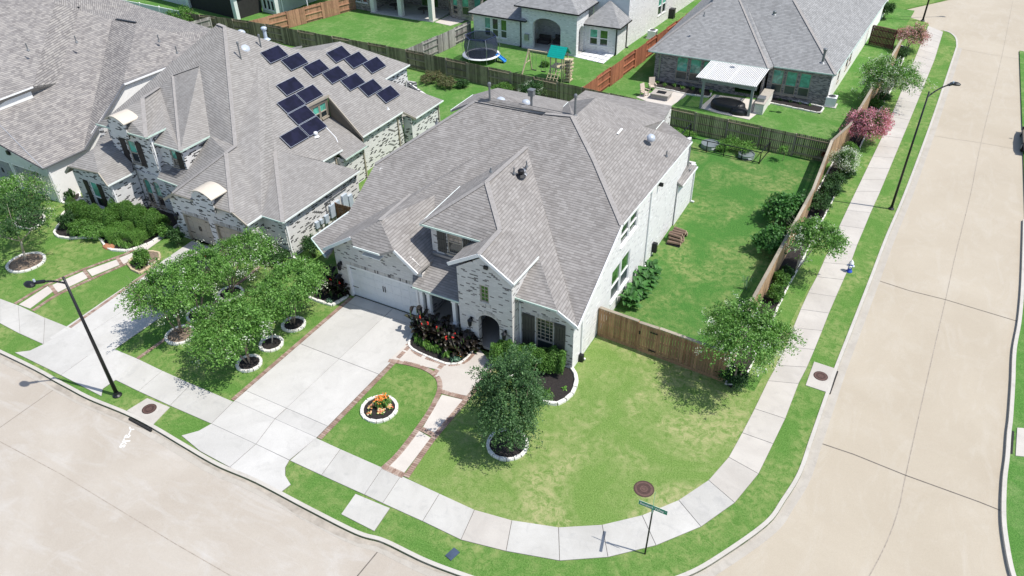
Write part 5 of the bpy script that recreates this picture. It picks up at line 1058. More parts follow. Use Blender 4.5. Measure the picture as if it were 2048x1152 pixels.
hip4(E_, [(-50, 74.0, 3.1), (-44.9, 74.0, 3.1), (-44.9, 88, 3.1), (-50, 88, 3.1)], [(-47.5, 77, 5), (-47.5, 85, 5)], 'shingle_back', 'gutter_mint')
for q_, l_ in (((-56.6, 74.5), 'dark patio table left under the covered patio'), ((-52.6, 74.6), 'dark patio furniture right under the covered patio')):
    t_ = thing('patio_table', l_, 'table', q_)
    with local():
        MB().lathe((0, 0, .7), [(.0, 0), (.7, 0), (.7, .05), (0, .05)], 14).build('table_top', 'sofa', t_); MB().cyl((0, 0, 0.1), (0, 0, .7), .06).build('pedestal', 'sofa', t_)
# ---------------------------------------------------------------- house with the screened porch
F_ = thing('stucco_house', 'pale house with black screened porch behind the wooden fence', 'house', (-76, 68, 0))
for x_, y_ in ((-80.9, 64.9), (-71.7, 63.7), (-90, 66)): MB().box((x_, y_, 1.6), (.5, .5, 3.2)).build('column', 'stucco', F_)
Wall(F_, (-80.9, 65.0), (-71.8, 63.8), 3.1, 'dark_interior', name='screen', th=.05); Wall(F_, (-90, 66.1), (-81.2, 65.0), 3.1, 'stucco'); Wall(F_, (-71.6, 63.9), (-71.2, 67.3), 3.1, 'dark_interior')
fw = Wall(F_, (-71.2, 67.4), (-68.6, 67.0), 3.4, 'stucco', [rect(.3, .95, .4, 3.0), rect(1.05, 1.65, .4, 3.0), rect(1.75, 2.35, .4, 3.0)])
for a_ in (.3, 1.05, 1.75): fw.window(a_, a_ + .6, .4, 3.0, 'trim_white', 'glass_teal', 'glass_dark')
Wall(F_, (-68.6, 67.0), (-68.2, 80), 3.4, 'stucco'); hip4(F_, [(-91, 65.5, 3.3), (-70.9, 63.3, 3.3), (-70.5, 82, 3.3), (-91, 82, 3.3)], [(-84, 73, 7), (-78, 73, 7)], 'shingle_back')
sl = thing('shade_canopy', 'flat white canopy beside the window of the screened porch house', 'canopy', (-66.8, 70, 0))
MB().add([(-68.5, 67.6, 2.5), (-64.4, 68.0, 2.4), (-63.2, 74.5, 2.7), (-68.2, 75, 2.8), (-68.5, 67.6, 2.56), (-64.4, 68.0, 2.46), (-63.2, 74.5, 2.76), (-68.2, 75, 2.86)], [(3, 2, 1, 0), (4, 5, 6, 7), (0, 1, 5, 4), (1, 2, 6, 5), (2, 3, 7, 6), (3, 0, 4, 7)]).build('canopy', 'sail_white', sl) if False else None
m = MB(); m.add([(-68.5, 67.6, 2.5), (-64.4, 68.0, 2.4), (-63.2, 74.5, 2.7), (-68.2, 75, 2.8), (-68.5, 67.6, 2.56), (-64.4, 68.0, 2.46), (-63.2, 74.5, 2.76), (-68.2, 75, 2.86)], [(3, 2, 1, 0), (4, 5, 6, 7), (0, 1, 5, 4), (1, 2, 6, 5), (2, 3, 7, 6), (3, 0, 4, 7)]); m.build('roof', 'sail_white', sl)
for q_ in ((-68.3, 67.9), (-64.6, 68.2), (-63.5, 74.2)): MB().cyl((q_[0], q_[1], 0), (q_[0], q_[1], 2.5), .06).build('post', 'trim_white', sl)
MB().prism([(-86.43,65.85),(-81.06,68.31),(-80.14,65.39),(-85.77,65.67)], -.05, .03).build('patio_slab', 'path_concrete', F_)
# ---------------------------------------------------------------- fences
def fence(label, pts, mat, h=1.85, bay=2.42, group=None, side=1, cat='fence', alt=True, pick=.14, postmat=None, start=0, name='wooden_fence', single=False, cap=None, rot=False, railh=(.3, .95, 1.6)):
    t = thing(name, label, cat, pts[0], 0, group); r = random.Random(len(label)); k = start
    posts = []; 
    for s_ in range(len(pts) - 1):
        A = Vector((pts[s_][0], pts[s_][1], 0)); B_v = Vector((pts[s_ + 1][0], pts[s_ + 1][1], 0)); L = (B_v - A).length; n = max(1, round(L / bay)); d = (B_v - A) / n; u = d.normalized(); nn = Vector((u.y, -u.x, 0))
        for i in range(n):
            a = A + d * i; b = a + d; sd = side * (1 if (k % 2 == 0 or not alt) else -1); k += 1
            m = MB(); np_ = int(d.length / pick)
            for j in range(np_):
                c = a + d * ((j + .5) / np_) + nn * sd * .055; hh = h + r.uniform(-.012, .012); q = [c - u * pick * .45, c + u * pick * .45]
                o = nn * .009; zt = hh
                vs = [q[0] - o, q[1] - o, q[1] + o, q[0] + o]; vs = [v + Vector((0, 0, .03)) for v in vs] + [v + Vector((0, 0, zt)) for v in vs]
                fs = [(3, 2, 1, 0), (4, 5, 6, 7), (0, 1, 5, 4), (1, 2, 6, 5), (2, 3, 7, 6), (3, 0, 4, 7)]
                if single: MB_ = MB(); MB_.add(vs, fs); MB_.build('picket', mat, t)
                else: m.add(vs, fs)
            if not single: m.build('picket_panel', mat, t, kind='stuff')
            for z_ in railh: MB().bar(a + Vector((0, 0, z_)), b + Vector((0, 0, z_)), .085, .10).build('rail', mat, t)
            MB().box(a + Vector((0, 0, h / 2 - .02)), (.1, .1, h), math.atan2(u.y, u.x)).build('post', postmat or mat, t)
            if cap: MB().bar(a + Vector((0, 0, h + .03)), b + Vector((0, 0, h + .03)), .19, .04).build('cap_board', cap, t)
            if rot: MB().bar(a + nn * sd * .07 + Vector((0, 0, .09)), b + nn * sd * .07 + Vector((0, 0, .09)), .035, .17).build('kick_board', mat, t)
        if s_ == len(pts) - 2: MB().box(B_v + Vector((0, 0, h / 2)), (.1, .1, h)).build('post', postmat or mat, t)
    return t
GB = 'weathered back fences between the yards'
fence('long weathered fence behind the solar panel house', [(-74.5, 58.6), (-65.2, 59.4), (-44.3, 59.2)], 'wood_back', group=GB, postmat='wood_cap')
fence('long weathered fence behind the central house', [(-44.3, 59.2), (-32.1, 58.3), (-24.7, 57.75)], 'wood_back', group=GB, postmat='wood_cap', start=1)
fence('weathered fence behind the garden beds, reaching the side street fence', [(-24.7, 57.75), (-17, 57.0), (-3.75, 56.1)], 'wood_back', group=GB, postmat='wood_cap')
fence('orange red stained fence between white house and grey brick house', [(-24.7, 57.9), (-24.0, 68.7), (-22.9, 84), (-22.3, 96)], 'wood_red', side=1, h=1.85)
fence('silvery grey fence left of the trampoline', [(-44.3, 59.3), (-43.7, 64), (-43.2, 69.7)], 'wood_grey')
fence('light brown stained fence left of the mown square yard', [(-65.2, 59.5), (-63.2, 66), (-61.3, 72.8)], 'wood_brownred')
fence('grey weathered fence behind the far left house', [(-70.3, 58.6), (-71.5, 53.5), (-72, 50)], 'wood_grey')
sf = fence('long cedar fence along the side street pavement', [(-4.15, 29.4), (-4.21,34.02,1.90)[:2], (-3.63,47.77,1.90)[:2], (-3.8, 56), (-3.06,59.47,1.90)[:2], (-1.69,82.09,1.90)[:2]], 'wood_side', side=1, alt=False, h=1.9, cap='wood_cap')
ff = fence('cedar board fence from house corner to the gate', [(-11.22, 29.75), (-8.97,29.60)], 'wood_front', side=1, alt=False, h=1.86, single=True, cap='wood_cap', rot=True, pick=.15, bay=3)
ff = fence('cedar board fence right of the gate ending at the white flowering tree', [(-7.80,29.52), (-4.25, 29.25)], 'wood_front', side=1, alt=False, h=1.86, single=True, cap='wood_cap', rot=True, pick=.15, bay=3)
gt_ = fence('cedar board gate with black hinges in the front fence', [(-8.91,29.58), (-7.86,29.54)], 'wood_front', side=1, alt=False, h=1.82, single=True, cap='wood_cap', rot=True, pick=.15, bay=3, name='wooden_gate', cat='gate')
ga = Vector((*(-8.91,29.58), 0)); gb_ = Vector((*(-7.86,29.54), 0)); gd = (gb_ - ga).normalized(); gn = Vector((gd.y, -gd.x, 0)) * .11
for z_ in (.3, 1.5): MB().bar(gb_ + gn + Vector((0, 0, z_)), gb_ - gd * .4 + gn + Vector((0, 0, z_)), .02, .06).build('hinge', 'metal_black', gt_)
MB().box(ga + gd * .08 + gn + Vector((0, 0, 1.25)), (.06, .04, .2)).build('latch', 'metal_black', gt_)
fence('dark stained gate between grey brick house and side street fence', [(-4.70,85.68), (-2.36,84.92)], 'wood_dark', alt=False, h=1.9, cap='wood_dark', name='wooden_gate', cat='gate', bay=1.8)
fence('brown wooden gate in the gap between the two front houses', [(-31.2, (-31.28,32.29,1.85)[1]), (-26.5, (-31.28,32.29,1.85)[1])], 'wood_gate', alt=False, h=1.85, name='wooden_gate', cat='gate')
vf = thing('vinyl_fence', 'pale blue grey vinyl panel fence behind the far left house', 'fence', (-90, 59.5, 0))
vx = [(-104, 59.5), (-99, 59.5), (-95.6, 59.4), (-92.2, 59.3), (-88.8, 59.2), (-85.4, 59.0), (-82.0, 58.9), (-78.6, 58.8), (-75.0, 58.7)]
for i in range(len(vx) - 1):
    a = Vector((*vx[i], 0)); b = Vector((*vx[i + 1], 0)); MB().bar(a + Vector((0, 0, .95)), b + Vector((0, 0, .95)), .05, 1.8).build('panel', 'vinyl', vf); MB().box(a + Vector((0, 0, 1)), (.13, .13, 2.0)).build('post', 'vinyl_white', vf); MB().bar(a + Vector((0, 0, 1.87)), b + Vector((0, 0, 1.87)), .07, .08).build('rail', 'vinyl_white', vf)
# black garden fence in the back yard
bf = thing('garden_fence', 'low black tube fence around the vegetable beds', 'fence', (-13.68,53.87))
def blackrun(p, q, n, h=.95):
    p = Vector((*p, 0)); q = Vector((*q, 0))
    for z_ in (.12, h): MB().bar(p + Vector((0, 0, z_)), q + Vector((0, 0, z_)), .05).build('rail', 'metal_black', bf)
    for i in range(n + 1): c = p.lerp(q, i / n); MB().bar(c, c + Vector((0, 0, h)), .06).build('post', 'metal_black', bf)
blackrun((-15.17,54.04), (-8.28,53.78), 5); blackrun((-8.28,53.78), (-8.11,55.93), 1); blackrun((-14.5, 48.6), (-14.3, 55.5), 2, 1.4)
def tank(label, p, r, h=.5, g=None):
    t = thing('planter_tank', label, 'planter', p, 0, g)
    with local():
        m = MB(); m.lathe((0, 0, 0), [(r, 0), (r * 1.02, h * .3), (r, h * .33), (r * 1.02, h * .63), (r, h * .66), (r * 1.03, h), (r * .96, h), (r * .96, h - .08)], 22); m.build('rim', 'tank_grey', t); MB().lathe((0, 0, h - .1), [(r * .96, 0), (0, .02)], 22).build('soil', 'soil', t)
    return t
tank('round galvanised planter left inside the black garden fence', (-12.41,54.99), .7, .35); tank('round galvanised planter with staked plants right of the leafy bed', (-9.43,54.43), .6, .35)
# ---------------------------------------------------------------- play things
tr = thing('trampoline', 'round trampoline with dark mat, white rim and net enclosure', 'trampoline', (-38.70,64.26))
with local():
    m = MB(); m.lathe((0, 0, .62), [(1.55, .02), (1.9, .02), (1.92, -.02), (1.9, -.05), (1.55, -.03)], 28); m.build('pad', 'plastic_white', tr)
    MB().lathe((0, 0, .63), [(1.56, 0), (0, -.02)], 28).build('mat', 'tramp_mat', tr)
    for i in range(6):
        a = 2 * PI * i / 6 + .3; c = Vector((math.cos(a), math.sin(a), 0)); MB().bar(c * 1.8, c * 1.8 + Vector((0, 0, .6)), .05).build('leg', 'metal_grey', tr); m = MB(); m.path([c * 1.85 + Vector((0, 0, .6)), c * 1.95 + Vector((0, 0, 1.6)), c * 1.6 + Vector((0, 0, 2.5))], [.025] * 3, 6); m.build('pole', 'metal_grey', tr)
    MB().lathe((0, 0, .65), [(1.6, 0), (1.72, .9), (1.5, 1.8), (0, 1.8)][:3] + [(1.5, 1.81), (1e-5, 1.81)][:0], 24, cap=False).build('net', 'net', tr)
    m = MB(); ri = [Vector((math.cos(2 * PI * i / 6 + .3) * 1.6, math.sin(2 * PI * i / 6 + .3) * 1.6, 2.48)) for i in range(7)]; m.path(ri, [.03] * 7, 6); m.build('top_ring', 'navy', tr)
sd_ = thing('plastic_slide', 'small blue slide beside the trampoline', 'slide', (-36.59,64.63))
with local(): 
    m = MB(); m.bar((-.6, 0, .7), (.5, -.1, .12), .45, .05); m.build('chute', 'slide_blue', sd_); 
    for s_ in (-1, 1): MB().bar((-.6, s_ * .24, .76), (.5, s_ * .24 - .1, .2), .04, .12).build('side_rail', 'slide_blue', sd_)
    for s_ in (-1, 1): MB().bar((-.6, s_ * .2, .0), (-.6, s_ * .2, .7), .05).build('leg', 'plastic_white', sd_)
ps = thing('swing_set', 'wooden play tower with green gable roof, climbing net and swing frame', 'play set', (-30.18,63.73))
p0 = Vector((-29.4, 62.9, 0))
def pp(x, y, z): return p0 + Vector((x, y, z))
for x_ in (-.6, .6):
    for y_ in (-.6, .6): MB().bar(pp(x_, y_, 0), pp(x_, y_, 2.5), .1).build('post', 'wood_pale', ps)
MB().box(pp(0, 0, 1.3), (1.3, 1.3, .08)).build('deck', 'wood_pale', ps)
for s_ in (-1, 1):
    for i in range(6):
        t = i / 6; a = pp(-.85, s_ * (.85 - .85 * t), 2.3 + .85 * t); b = pp(.85, s_ * (.85 - .85 * t), 2.3 + .85 * t); a2_ = pp(-.85, s_ * (.85 - .85 * (t + .155)), 2.3 + .85 * (t + .155)); b2_ = pp(.85, s_ * (.85 - .85 * (t + .155)), 2.3 + .85 * (t + .155))
        dz = Vector((0, 0, .03)); m = MB(); m.add([a, b, b2_, a2_, a + dz, b + dz, b2_ + dz, a2_ + dz], [(3, 2, 1, 0), (4, 5, 6, 7), (0, 1, 5, 4), (1, 2, 6, 5), (2, 3, 7, 6), (3, 0, 4, 7)]); m.build('roof_board', 'play_green', ps)
MB().bar(pp(-.6, 0, 2.35), pp(-3.3, 0, 2.35), .12).build('swing_beam', 'wood_pale', ps)
for s_ in (-1, 1): MB().bar(pp(-3.2, 0, 2.4), pp(-3.45, s_ * 1.1, 0), .1).build('leg', 'wood_pale', ps)
MB().bar(pp(-3.32, -.55, 1.2), pp(-3.32, .55, 1.2), .07).build('crossbar', 'wood_pale', ps)
for x_ in (-2.6, -1.6):
    sw_ = MB(); sw_.box(pp(x_, -.05, .5), (.45, .2, .04)); sw_ = sw_.build('swing', 'rubber', ps)
    for s_ in (-.2, .2): MB().bar(pp(x_ + s_, 0, 2.35), pp(x_ + s_, -.05, .5), .02).build('chain', 'metal_grey', sw_)
for x_ in (-.55, -.2, .15, .5): MB().bar(pp(x_, -.6, 1.3), pp(x_ - .1, -1.7, 0), .05).build('climbing_rail', 'wood_pale', ps)
for i in range(4): MB().bar(pp(-.6, -.85 - .22 * i, 1.05 - .26 * i), pp(.55, -.85 - .22 * i, 1.05 - .26 * i), .05).build('rung', 'wood_pale', ps)
for i in range(7): MB().box(pp(1.05, -.1, .15 + i * .32), (.6, .8, .12), i * .3).build('climbing_block', 'wood_pale', ps)
for s_ in (-1, 1): MB().bar(pp(1.05 + s_ * .3, -.5, 0), pp(1.05 + s_ * .3, -.5, 2.3), .08).build('post', 'wood_pale', ps)
# ---------------------------------------------------------------- street furniture
def lamp(label, base, h, head, hz, group='black street lamps along the pavements', r0=.1, arm=True):
    b = Vector((base[0], base[1], 0)); t = thing('street_lamp', label, 'street lamp', b, 0, group); 
    m = MB(); m.path([b, b + Vector((0, 0, .25)), b + Vector((0, 0, h))], [r0 * 1.25, r0, r0 * .55], 12); m.build('pole', 'metal_black', t, smooth=True)
    m = MB(); m.lathe(b, [(r0 * 2.3, 0), (r0 * 2.3, .05), (r0 * 1.4, .12), (r0 * 1.2, .25)], 12); m.build('base', 'metal_black', t)
    if arm:
        hd = Vector((head[0], head[1], hz)); d = Vector((hd.x - b.x, hd.y - b.y, 0)); L = d.length; d.normalize(); top = b + Vector((0, 0, h - .35)); pts = []
        for i in range(9):
            s_ = i / 8; pts.append(top + d * (L - .35) * s_ + Vector((0, 0, (hz - top.z) * (1 - (1 - s_) ** 2.2))))
        m = MB(); m.path(pts, [.045] * 9, 8); m.build('arm', 'metal_black', t, smooth=True)
        a = pts[-1]; m = MB(); m.bar(a - d * .1, a + d * .35, .16, .1); m.lathe(a + d * .55 - Vector((0, 0, .05)), [(0, .12), (.12, .1), (.2, .02), (.19, -.05), (0, -.06)], 14, sx=1.6, sy=1.0); hd_ = m.build('lamp_head', 'metal_black', t); MB().cyl(a + d * .3 + Vector((0, 0, .05)), a + d * .3 + Vector((0, 0, .17)), .05).build('photocell', 'meter_grey', hd_)
        MB().lathe(a + d * .55 - Vector((0, 0, .13)), [(.15, .02), (.1, -.01), (0, -.015)], 12, sx=1.5).build('lens', 'metal_grey', hd_)
    return t
lamp('black street lamp on the grass by the left drain inlet, arm over the street', (-30.90,14.31), 7.35, (-31.86,13.50,7.10)[:2], 7.25)
lamp('black street lamp right of the fire hydrant, leaning arm over the side street', (1.29,51.09), 8.35, (2.50,52.80,8.30)[:2], 8.45, r0=.085)
lamp('distant black street lamp at the top junction', (-0.44,96.21), 8.3, (6, 100), 8.4)
def textmesh(body, size, mat, parent, loc, rot, name='lettering', ext=.002, bold=0.0):
    cu = bpy.data.curves.new('t', 'FONT'); cu.body = body; cu.size = size; cu.extrude = ext; cu.align_x = 'CENTER'; cu.align_y = 'CENTER'; cu.offset = bold
    o = bpy.data.objects.new('t', cu); COL.objects.link(o); dg = bpy.context.evaluated_depsgraph_get(); me = bpy.data.meshes.new_from_object(o.evaluated_get(dg)); bpy.data.objects.remove(o)
    me.materials.clear(); r = meshobj(name, me, [mat], parent); r.location = loc; r.rotation_euler = rot; return r
sg = thing('street_sign', 'green street name sign on a thin black post at the corner', 'street sign', (-4.20,18.01))
with local():
    MB().cyl((0, 0, 0), (.04, .02, 2.72), .035, .03, 10).build('post', 'metal_black', sg); MB().cyl((.04, .02, 2.72), (.04, .02, 2.84), .05).build('bracket', 'metal_grey', sg)
    az = math.atan2((-3.76,18.13,2.90)[1] - (-4.79,18.13,2.90)[1], (-3.76,18.13,2.90)[0] - (-4.79,18.13,2.90)[0])
    s1_ = MB(); s1_.box((.04, .02, 2.95), (1.12, .012, .23), az); s1_ = s1_.build('name_plate', 'sign_green', sg)
    bd = MB(); bd.box((.04, .02, 2.95), (1.13, .008, .24), az); bd.build('plate_border', 'sign_white', s1_)
    nn_ = Vector((math.sin(az), -math.cos(az), 0)) * .009
    textmesh('Songlark Valley', .155, 'sign_white', s1_, (.0 + nn_.x, .02 + nn_.y, 2.945), (PI / 2, 0, az), bold=.003); textmesh('Ln', .06, 'sign_white', s1_, (.54 + nn_.x, .02 + nn_.y, 3.0), (PI / 2, 0, az))
    MB().box((.04, .02, 3.17), (1.0, .012, .2), math.atan2(18, -4.2)).build('name_plate', 'sign_green', sg)
hy = thing('fire_hydrant', 'blue fire hydrant with white cap beside the pavement', 'fire hydrant', (-0.08,42.11))
with local():
    MB().lathe((0, 0, 0), [(.18, 0), (.18, .05), (.12, .07), (.115, .5), (.15, .52), (.15, .57)], 14).build('barrel', 'hydrant_blue', hy, smooth=True); MB().lathe((0, 0, .57), [(.15, 0), (.15, .03), (.12, .13), (.05, .2), (.04, .26), (0, .27)], 14).build('bonnet', 'hydrant_white', hy, smooth=True)
    for a in (0, PI / 2, PI): MB().cyl((math.cos(a) * .08, -math.sin(a) * .08, .42), (math.cos(a) * .22, -math.sin(a) * .22, .42), .065 if a != PI / 2 else .08).build('nozzle', 'hydrant_white', hy)
def manhole(label, p, r, z, g='rusty manhole covers'):
    t = thing('manhole_cover', label, 'manhole cover', (p[0], p[1], z), 0, g)
    with local():
        MB().lathe((0, 0, 0), [(r * 1.12, -.02), (r * 1.12, .015), (r, .018), (r, 0)], 28).build('frame', 'iron_rust_dark', t); MB().lathe((0, 0, .0), [(r * .98, .0), (r * .98, .016), (0, .018)], 28).build('cover', 'iron_rust', t)
        m = MB(); 
        for q in (.75, .5, .25): m.lathe((0, 0, .017), [(r * q, 0), (r * q, .006), (r * (q - .05), .006), (r * (q - .05), 0)], 24)
        m.build('rib', 'iron_rust_dark', t, kind='stuff')
manhole('large rusty manhole cover in the lawn behind the street name sign', (-5.36,21.03), .40, .0); manhole('rusty manhole cover in the drain inlet slab by the left street lamp', (-28.64,14.38), .31, .035); manhole('rusty manhole cover in the square slab beside the curved verge', (0.10,31.82), .31, .035)
def inlet(label, top, face):
    t = thing('storm_drain', label, 'storm drain', top[0]); MB().prism(top, -.15, .034).build('slab', 'gutter_concrete' if False else 'walk_concrete_warm', t)
    a, b = [Vector((*q, 0)) for q in face]; MB().bar(a + Vector((0, 0, -.045)), b + Vector((0, 0, -.045)), .09, .11).build('opening', 'dark_interior', t)
inlet('concrete storm drain inlet near the left street lamp', [(-29.36,14.86),(-27.84,14.94),(-27.63,13.73),(-29.55,13.79)], [(-29.06,13.51),(-27.45,13.46)]); inlet('square concrete drain slab on the curved grass verge', [(-0.40,32.80),(0.75,32.74),(0.71,30.77),(-0.44,30.81)], [(0.72,30.85),(0.79,32.64)]); inlet('concrete drain inlet on the far kerb at the right edge', [(8.82,32.38),(9.35,32.59),(9.33,30.65),(8.76,30.45)], [(8.66,32.09),(8.60,30.50)])
mb_ = thing('meter_lid', 'small blue rectangular utility lid in the verge grass', 'utility lid', (-11.03,14.41)); c_ = Vector((-11.03,14.41,0.00)); MB().box(c_ + Vector((0, 0, .02)), (.33, .5, .05), -.25).build('lid', 'lid_blue', mb_)
st = struct('road_marking', MB().box((0, -300, -2), (.1, .1, .1)), 'paint_white')
bpy.data.objects.remove(st)
pa = Vector((-59.09,78.37,0.00)) if False else Vector((-28.49,13.20,-0.12)); pb_ = Vector((-28.01,12.37,-0.12)); az = math.atan2(pb_.y - pa.y, pb_.x - pa.x)
o_ = textmesh('O\u2013a.ks', .55, 'paint_white', None, ((pa.x + pb_.x) / 2, (pa.y + pb_.y) / 2, ZS + .004), (0, 0, az), 'road_marking', .001, .002); o_['kind'] = 'structure'
# ---------------------------------------------------------------- cars
def car(label, p, rz, mat, seed=0):
    t = thing('parked_car', label, 'car', (p[0], p[1], p[2]), rz)
    with local():
        L, Wd = 4.7, 1.82; xs = [-2.35, -2.2, -1.7, -1.0, -.3, .5, 1.2, 1.8, 2.25, 2.35]; zb = [.45, .3, .25, .25, .25, .25, .25, .25, .3, .45]; zt = [.65, .88, .98, 1.0, .98, .96, .9, .84, .76, .6]; wd = [.6, .8, .88, .9, .9, .9, .9, .87, .78, .6]
        vs = []; 
        for x_, a, b, w_ in zip(xs, zb, zt, wd): vs += [(x_, -w_, a), (x_, -w_ * 1.02, (a + b) / 2), (x_, -w_ * .93, b), (x_, w_ * .93, b), (x_, w_ * 1.02, (a + b) / 2), (x_, w_, a)]
        m = MB(); n = len(xs); fs = [(6 * i + j, 6 * i + (j + 1) % 6, 6 * i + 6 + (j + 1) % 6, 6 * i + 6 + j) for i in range(n - 1) for j in range(6)] + [tuple(range(6)), tuple(range(6 * n - 6, 6 * n))[::-1]]; m.add(vs, fs); m.build('body', mat, t, smooth=False)
        cs = [(-1.9, .98, .74), (-1.2, 1.4, .6), (.1, 1.46, .6), (1.15, .92, .76)]; vs = []
        for x_, z_, w_ in cs: vs += [(x_, -w_, z_), (x_, w_, z_)]
        lo = [(-1.9, -.8, .95), (-1.9, .8, .95), (1.15, -.82, .88), (1.15, .82, .88)]
        m = MB(); m.add([vs[2], vs[3], vs[5], vs[4]], [(0, 1, 2, 3)]); m.build('roof', mat, t)
        m = MB(); m.add([vs[0], vs[1], vs[3], vs[2]], [(0, 1, 2, 3)]); m.build('rear_window', 'glass_dark', t); m = MB(); m.add([vs[4], vs[5], vs[7], vs[6]], [(0, 1, 2, 3)]); m.build('windscreen', 'glass_dark', t)
        for k in (0, 1): m = MB(); m.add([vs[k], vs[2 + k], vs[4 + k], vs[6 + k]], [(0, 1, 2, 3)]); m.build('side_window', 'glass_dark', t)
        for x_ in (-1.45, 1.45):
            for s_ in (-1, 1):
                w_ = MB().cyl((x_, s_ * .72, .33), (x_, s_ * .93, .33), .33, .33, 20).build('wheel', 'rubber', t); MB().cyl((x_, s_ * .90, .33), (x_, s_ * .945, .33), .21, .19, 10).build('rim', 'rim', w_)
        for s_ in (-1, 1): MB().box((2.26, s_ * .62, .68), (.14, .36, .13)).build('headlight', 'plastic_white', t); MB().box((-2.28, s_ * .62, .78), (.12, .34, .13)).build('tail_light', 'red_flower', t); MB().box((.75, s_ * 1.0, 1.0), (.12, .18, .12)).build('mirror', mat, t)
car('dark grey car under the trees on the left neighbour driveway', (-34.95, 22.4, .035), -PI / 2, 'car_grey'); car('black car at the right edge of the side street', ((9.95,66.59)[0], (9.95,66.59)[1], ZS), PI / 2, 'car_black')
# wood pile
wp = thing('wood_pile', 'stack of split logs beside the long brick wall', 'wood pile', (-11.02,41.20)); r = random.Random(5)
for row in range(3):
    for i in range(6 - row):
        y_ = 40.2 + i * .27 + row * .13; z_ = .14 + row * .19; x_ = -10.45 + r.uniform(-.08, .08); m = MB(); a = r.uniform(-.15, .15); rr = r.uniform(.09, .12); m.cyl((x_ - .42, y_ - a * .4, z_), (x_ + .42, y_ + a * .4, z_ + r.uniform(-.02, .02)), rr, rr * .92, 8); lg = m.build('log', 'log_bark', wp); MB().cyl((x_ + .42, y_ + a * .4, z_), (x_ + .435, y_ + a * .4, z_), rr * .85, rr * .85, 8).build('end_grain', 'log_end', lg)
for y_ in (40.1, 41.7): MB().bar((-10.45, y_ - .1, .03), (-10.45, y_ + .1, .03), .9, .06).build('rack', 'metal_black', wp)
# ---------------------------------------------------------------- beds, rings and planting
def ring(label, c, r, mulch='mulch', edge='stone_white', n=14, seed=0, g='stone edged tree rings', w=.16, rock=1.0):
    t = thing('tree_ring', label, 'tree ring', c, 0, g); rr = random.Random(seed)
    with local():
        MB().lathe((0, 0, 0), [(r, 0), (r * .96, .05), (r * .5, .09), (0, .1)], 24).build('mulch', mulch, t)
        pts = [(math.cos(2 * PI * i / 40) * r * rr.uniform(.99, 1.01), math.sin(2 * PI * i / 40) * r) for i in range(41)]
        edging(t, pts, edge, w, .13, 2 * PI * r / n, rr)
    return t
GR = 'stone edged tree rings in the left front lawn'
ring('tree ring with bare soil nearest the neighbour driveway', (-31.74,19.16), .78, 'soil', n=16, seed=1, g=GR)
ring('shaded tree ring half hidden, second along the neighbour driveway', (-32.18,20.98), .72, 'mulch', seed=2, g=GR)
ring('tree ring close to the corner of the solar panel house', (-32.10,23.27), .7, 'mulch', seed=3, g=GR)
ring('tree ring of black mulch nearest the pavement', (-26.62,19.15), .62, seed=4, g=GR)
ring('tree ring of black mulch with a thin pale sapling', (-26.69,20.89), .60, seed=5, g=GR)
ring('tree ring of black mulch nearest the white garage door', (-26.74,22.74), .62, seed=6, g=GR)
ring('wide tree ring of bare soil in the far left lawn', (-46.29,19.74), 1.08, 'soil', n=20, seed=7)
ring('white stone ring of black mulch under the dark cypress', (-11.83,20.50), .92, n=18, seed=8)
ring('white stone ring full of orange and red flowers', (-18.50,19.62), .86, n=18, seed=9)
bed('black mulch bed with curved white stone edge at the front right corner', [(-11.36,26.56),(-10.93,26.19),(-10.64,25.60),(-10.54,24.85),(-10.70,24.25),(-10.94,23.83),(-11.35,23.73),(-11.85,23.78),(-12.79,24.09),(-15.35,25.30),(-15.74,25.99),(-15.34,26.66),(-13.33,26.86),(-11.59,26.88)], edge='stone_white', ew=.2, eh=.17, step=.5, seed=3)
bed('planting bed with dark red cannas beside the driveway', [(-20.45,25.46),(-20.02,24.26),(-19.45,24.00),(-18.37,23.92),(-17.41,23.88),(-16.86,24.08),(-16.60,24.57),(-16.62,25.32),(-16.74,25.94),(-18.90,26.75),(-20.70,26.94)], edge='stone_white', ew=.12, eh=.1, step=.35, seed=4)
bed('corner bed left of the white garage door', [(-28.01,25.14),(-27.10,25.05),(-25.92,25.12),(-25.63,26.46),(-26.42,26.89),(-27.73,27.09),(-28.31,25.93)], edge='stone_white', ew=.16, eh=.14, step=.5, seed=5)
bed('large shrub bed in front of the solar panel house', [(-48.50,23.63),(-47.87,22.80),(-47.16,22.67),(-46.33,22.88),(-45.59,23.39),(-44.79,23.86),(-44.17,23.69),(-43.20,23.24),(-42.42,23.24),(-41.72,23.53),(-41.34,23.92),(-40.98,24.89),(-41.09,27.06),(-41.30,28.12),(-44.22,28.95),(-48.06,28.23),(-50.39,26.67),(-49.62,24.70)], edge='stone_white', ew=.16, eh=.14, step=.45, seed=6)
bed('small black mulch bed with cactus plants between the two left houses', [(-51.78,25.97),(-50.92,25.76),(-50.33,25.89),(-50.39,26.67),(-50.98,27.19),(-51.92,27.39),(-52.32,26.52)], edge='stone_white', ew=.12, step=.4, seed=7)
bed('small planted corner bed beside the neighbour driveway', [(-40.33,22.63),(-39.55,22.29),(-38.73,22.22),(-38.71,22.96),(-38.90,23.99),(-39.63,24.45),(-40.45,24.04),(-40.55,23.15)], 'soil', edge='stone_tan', ew=.14, step=.4, seed=8)
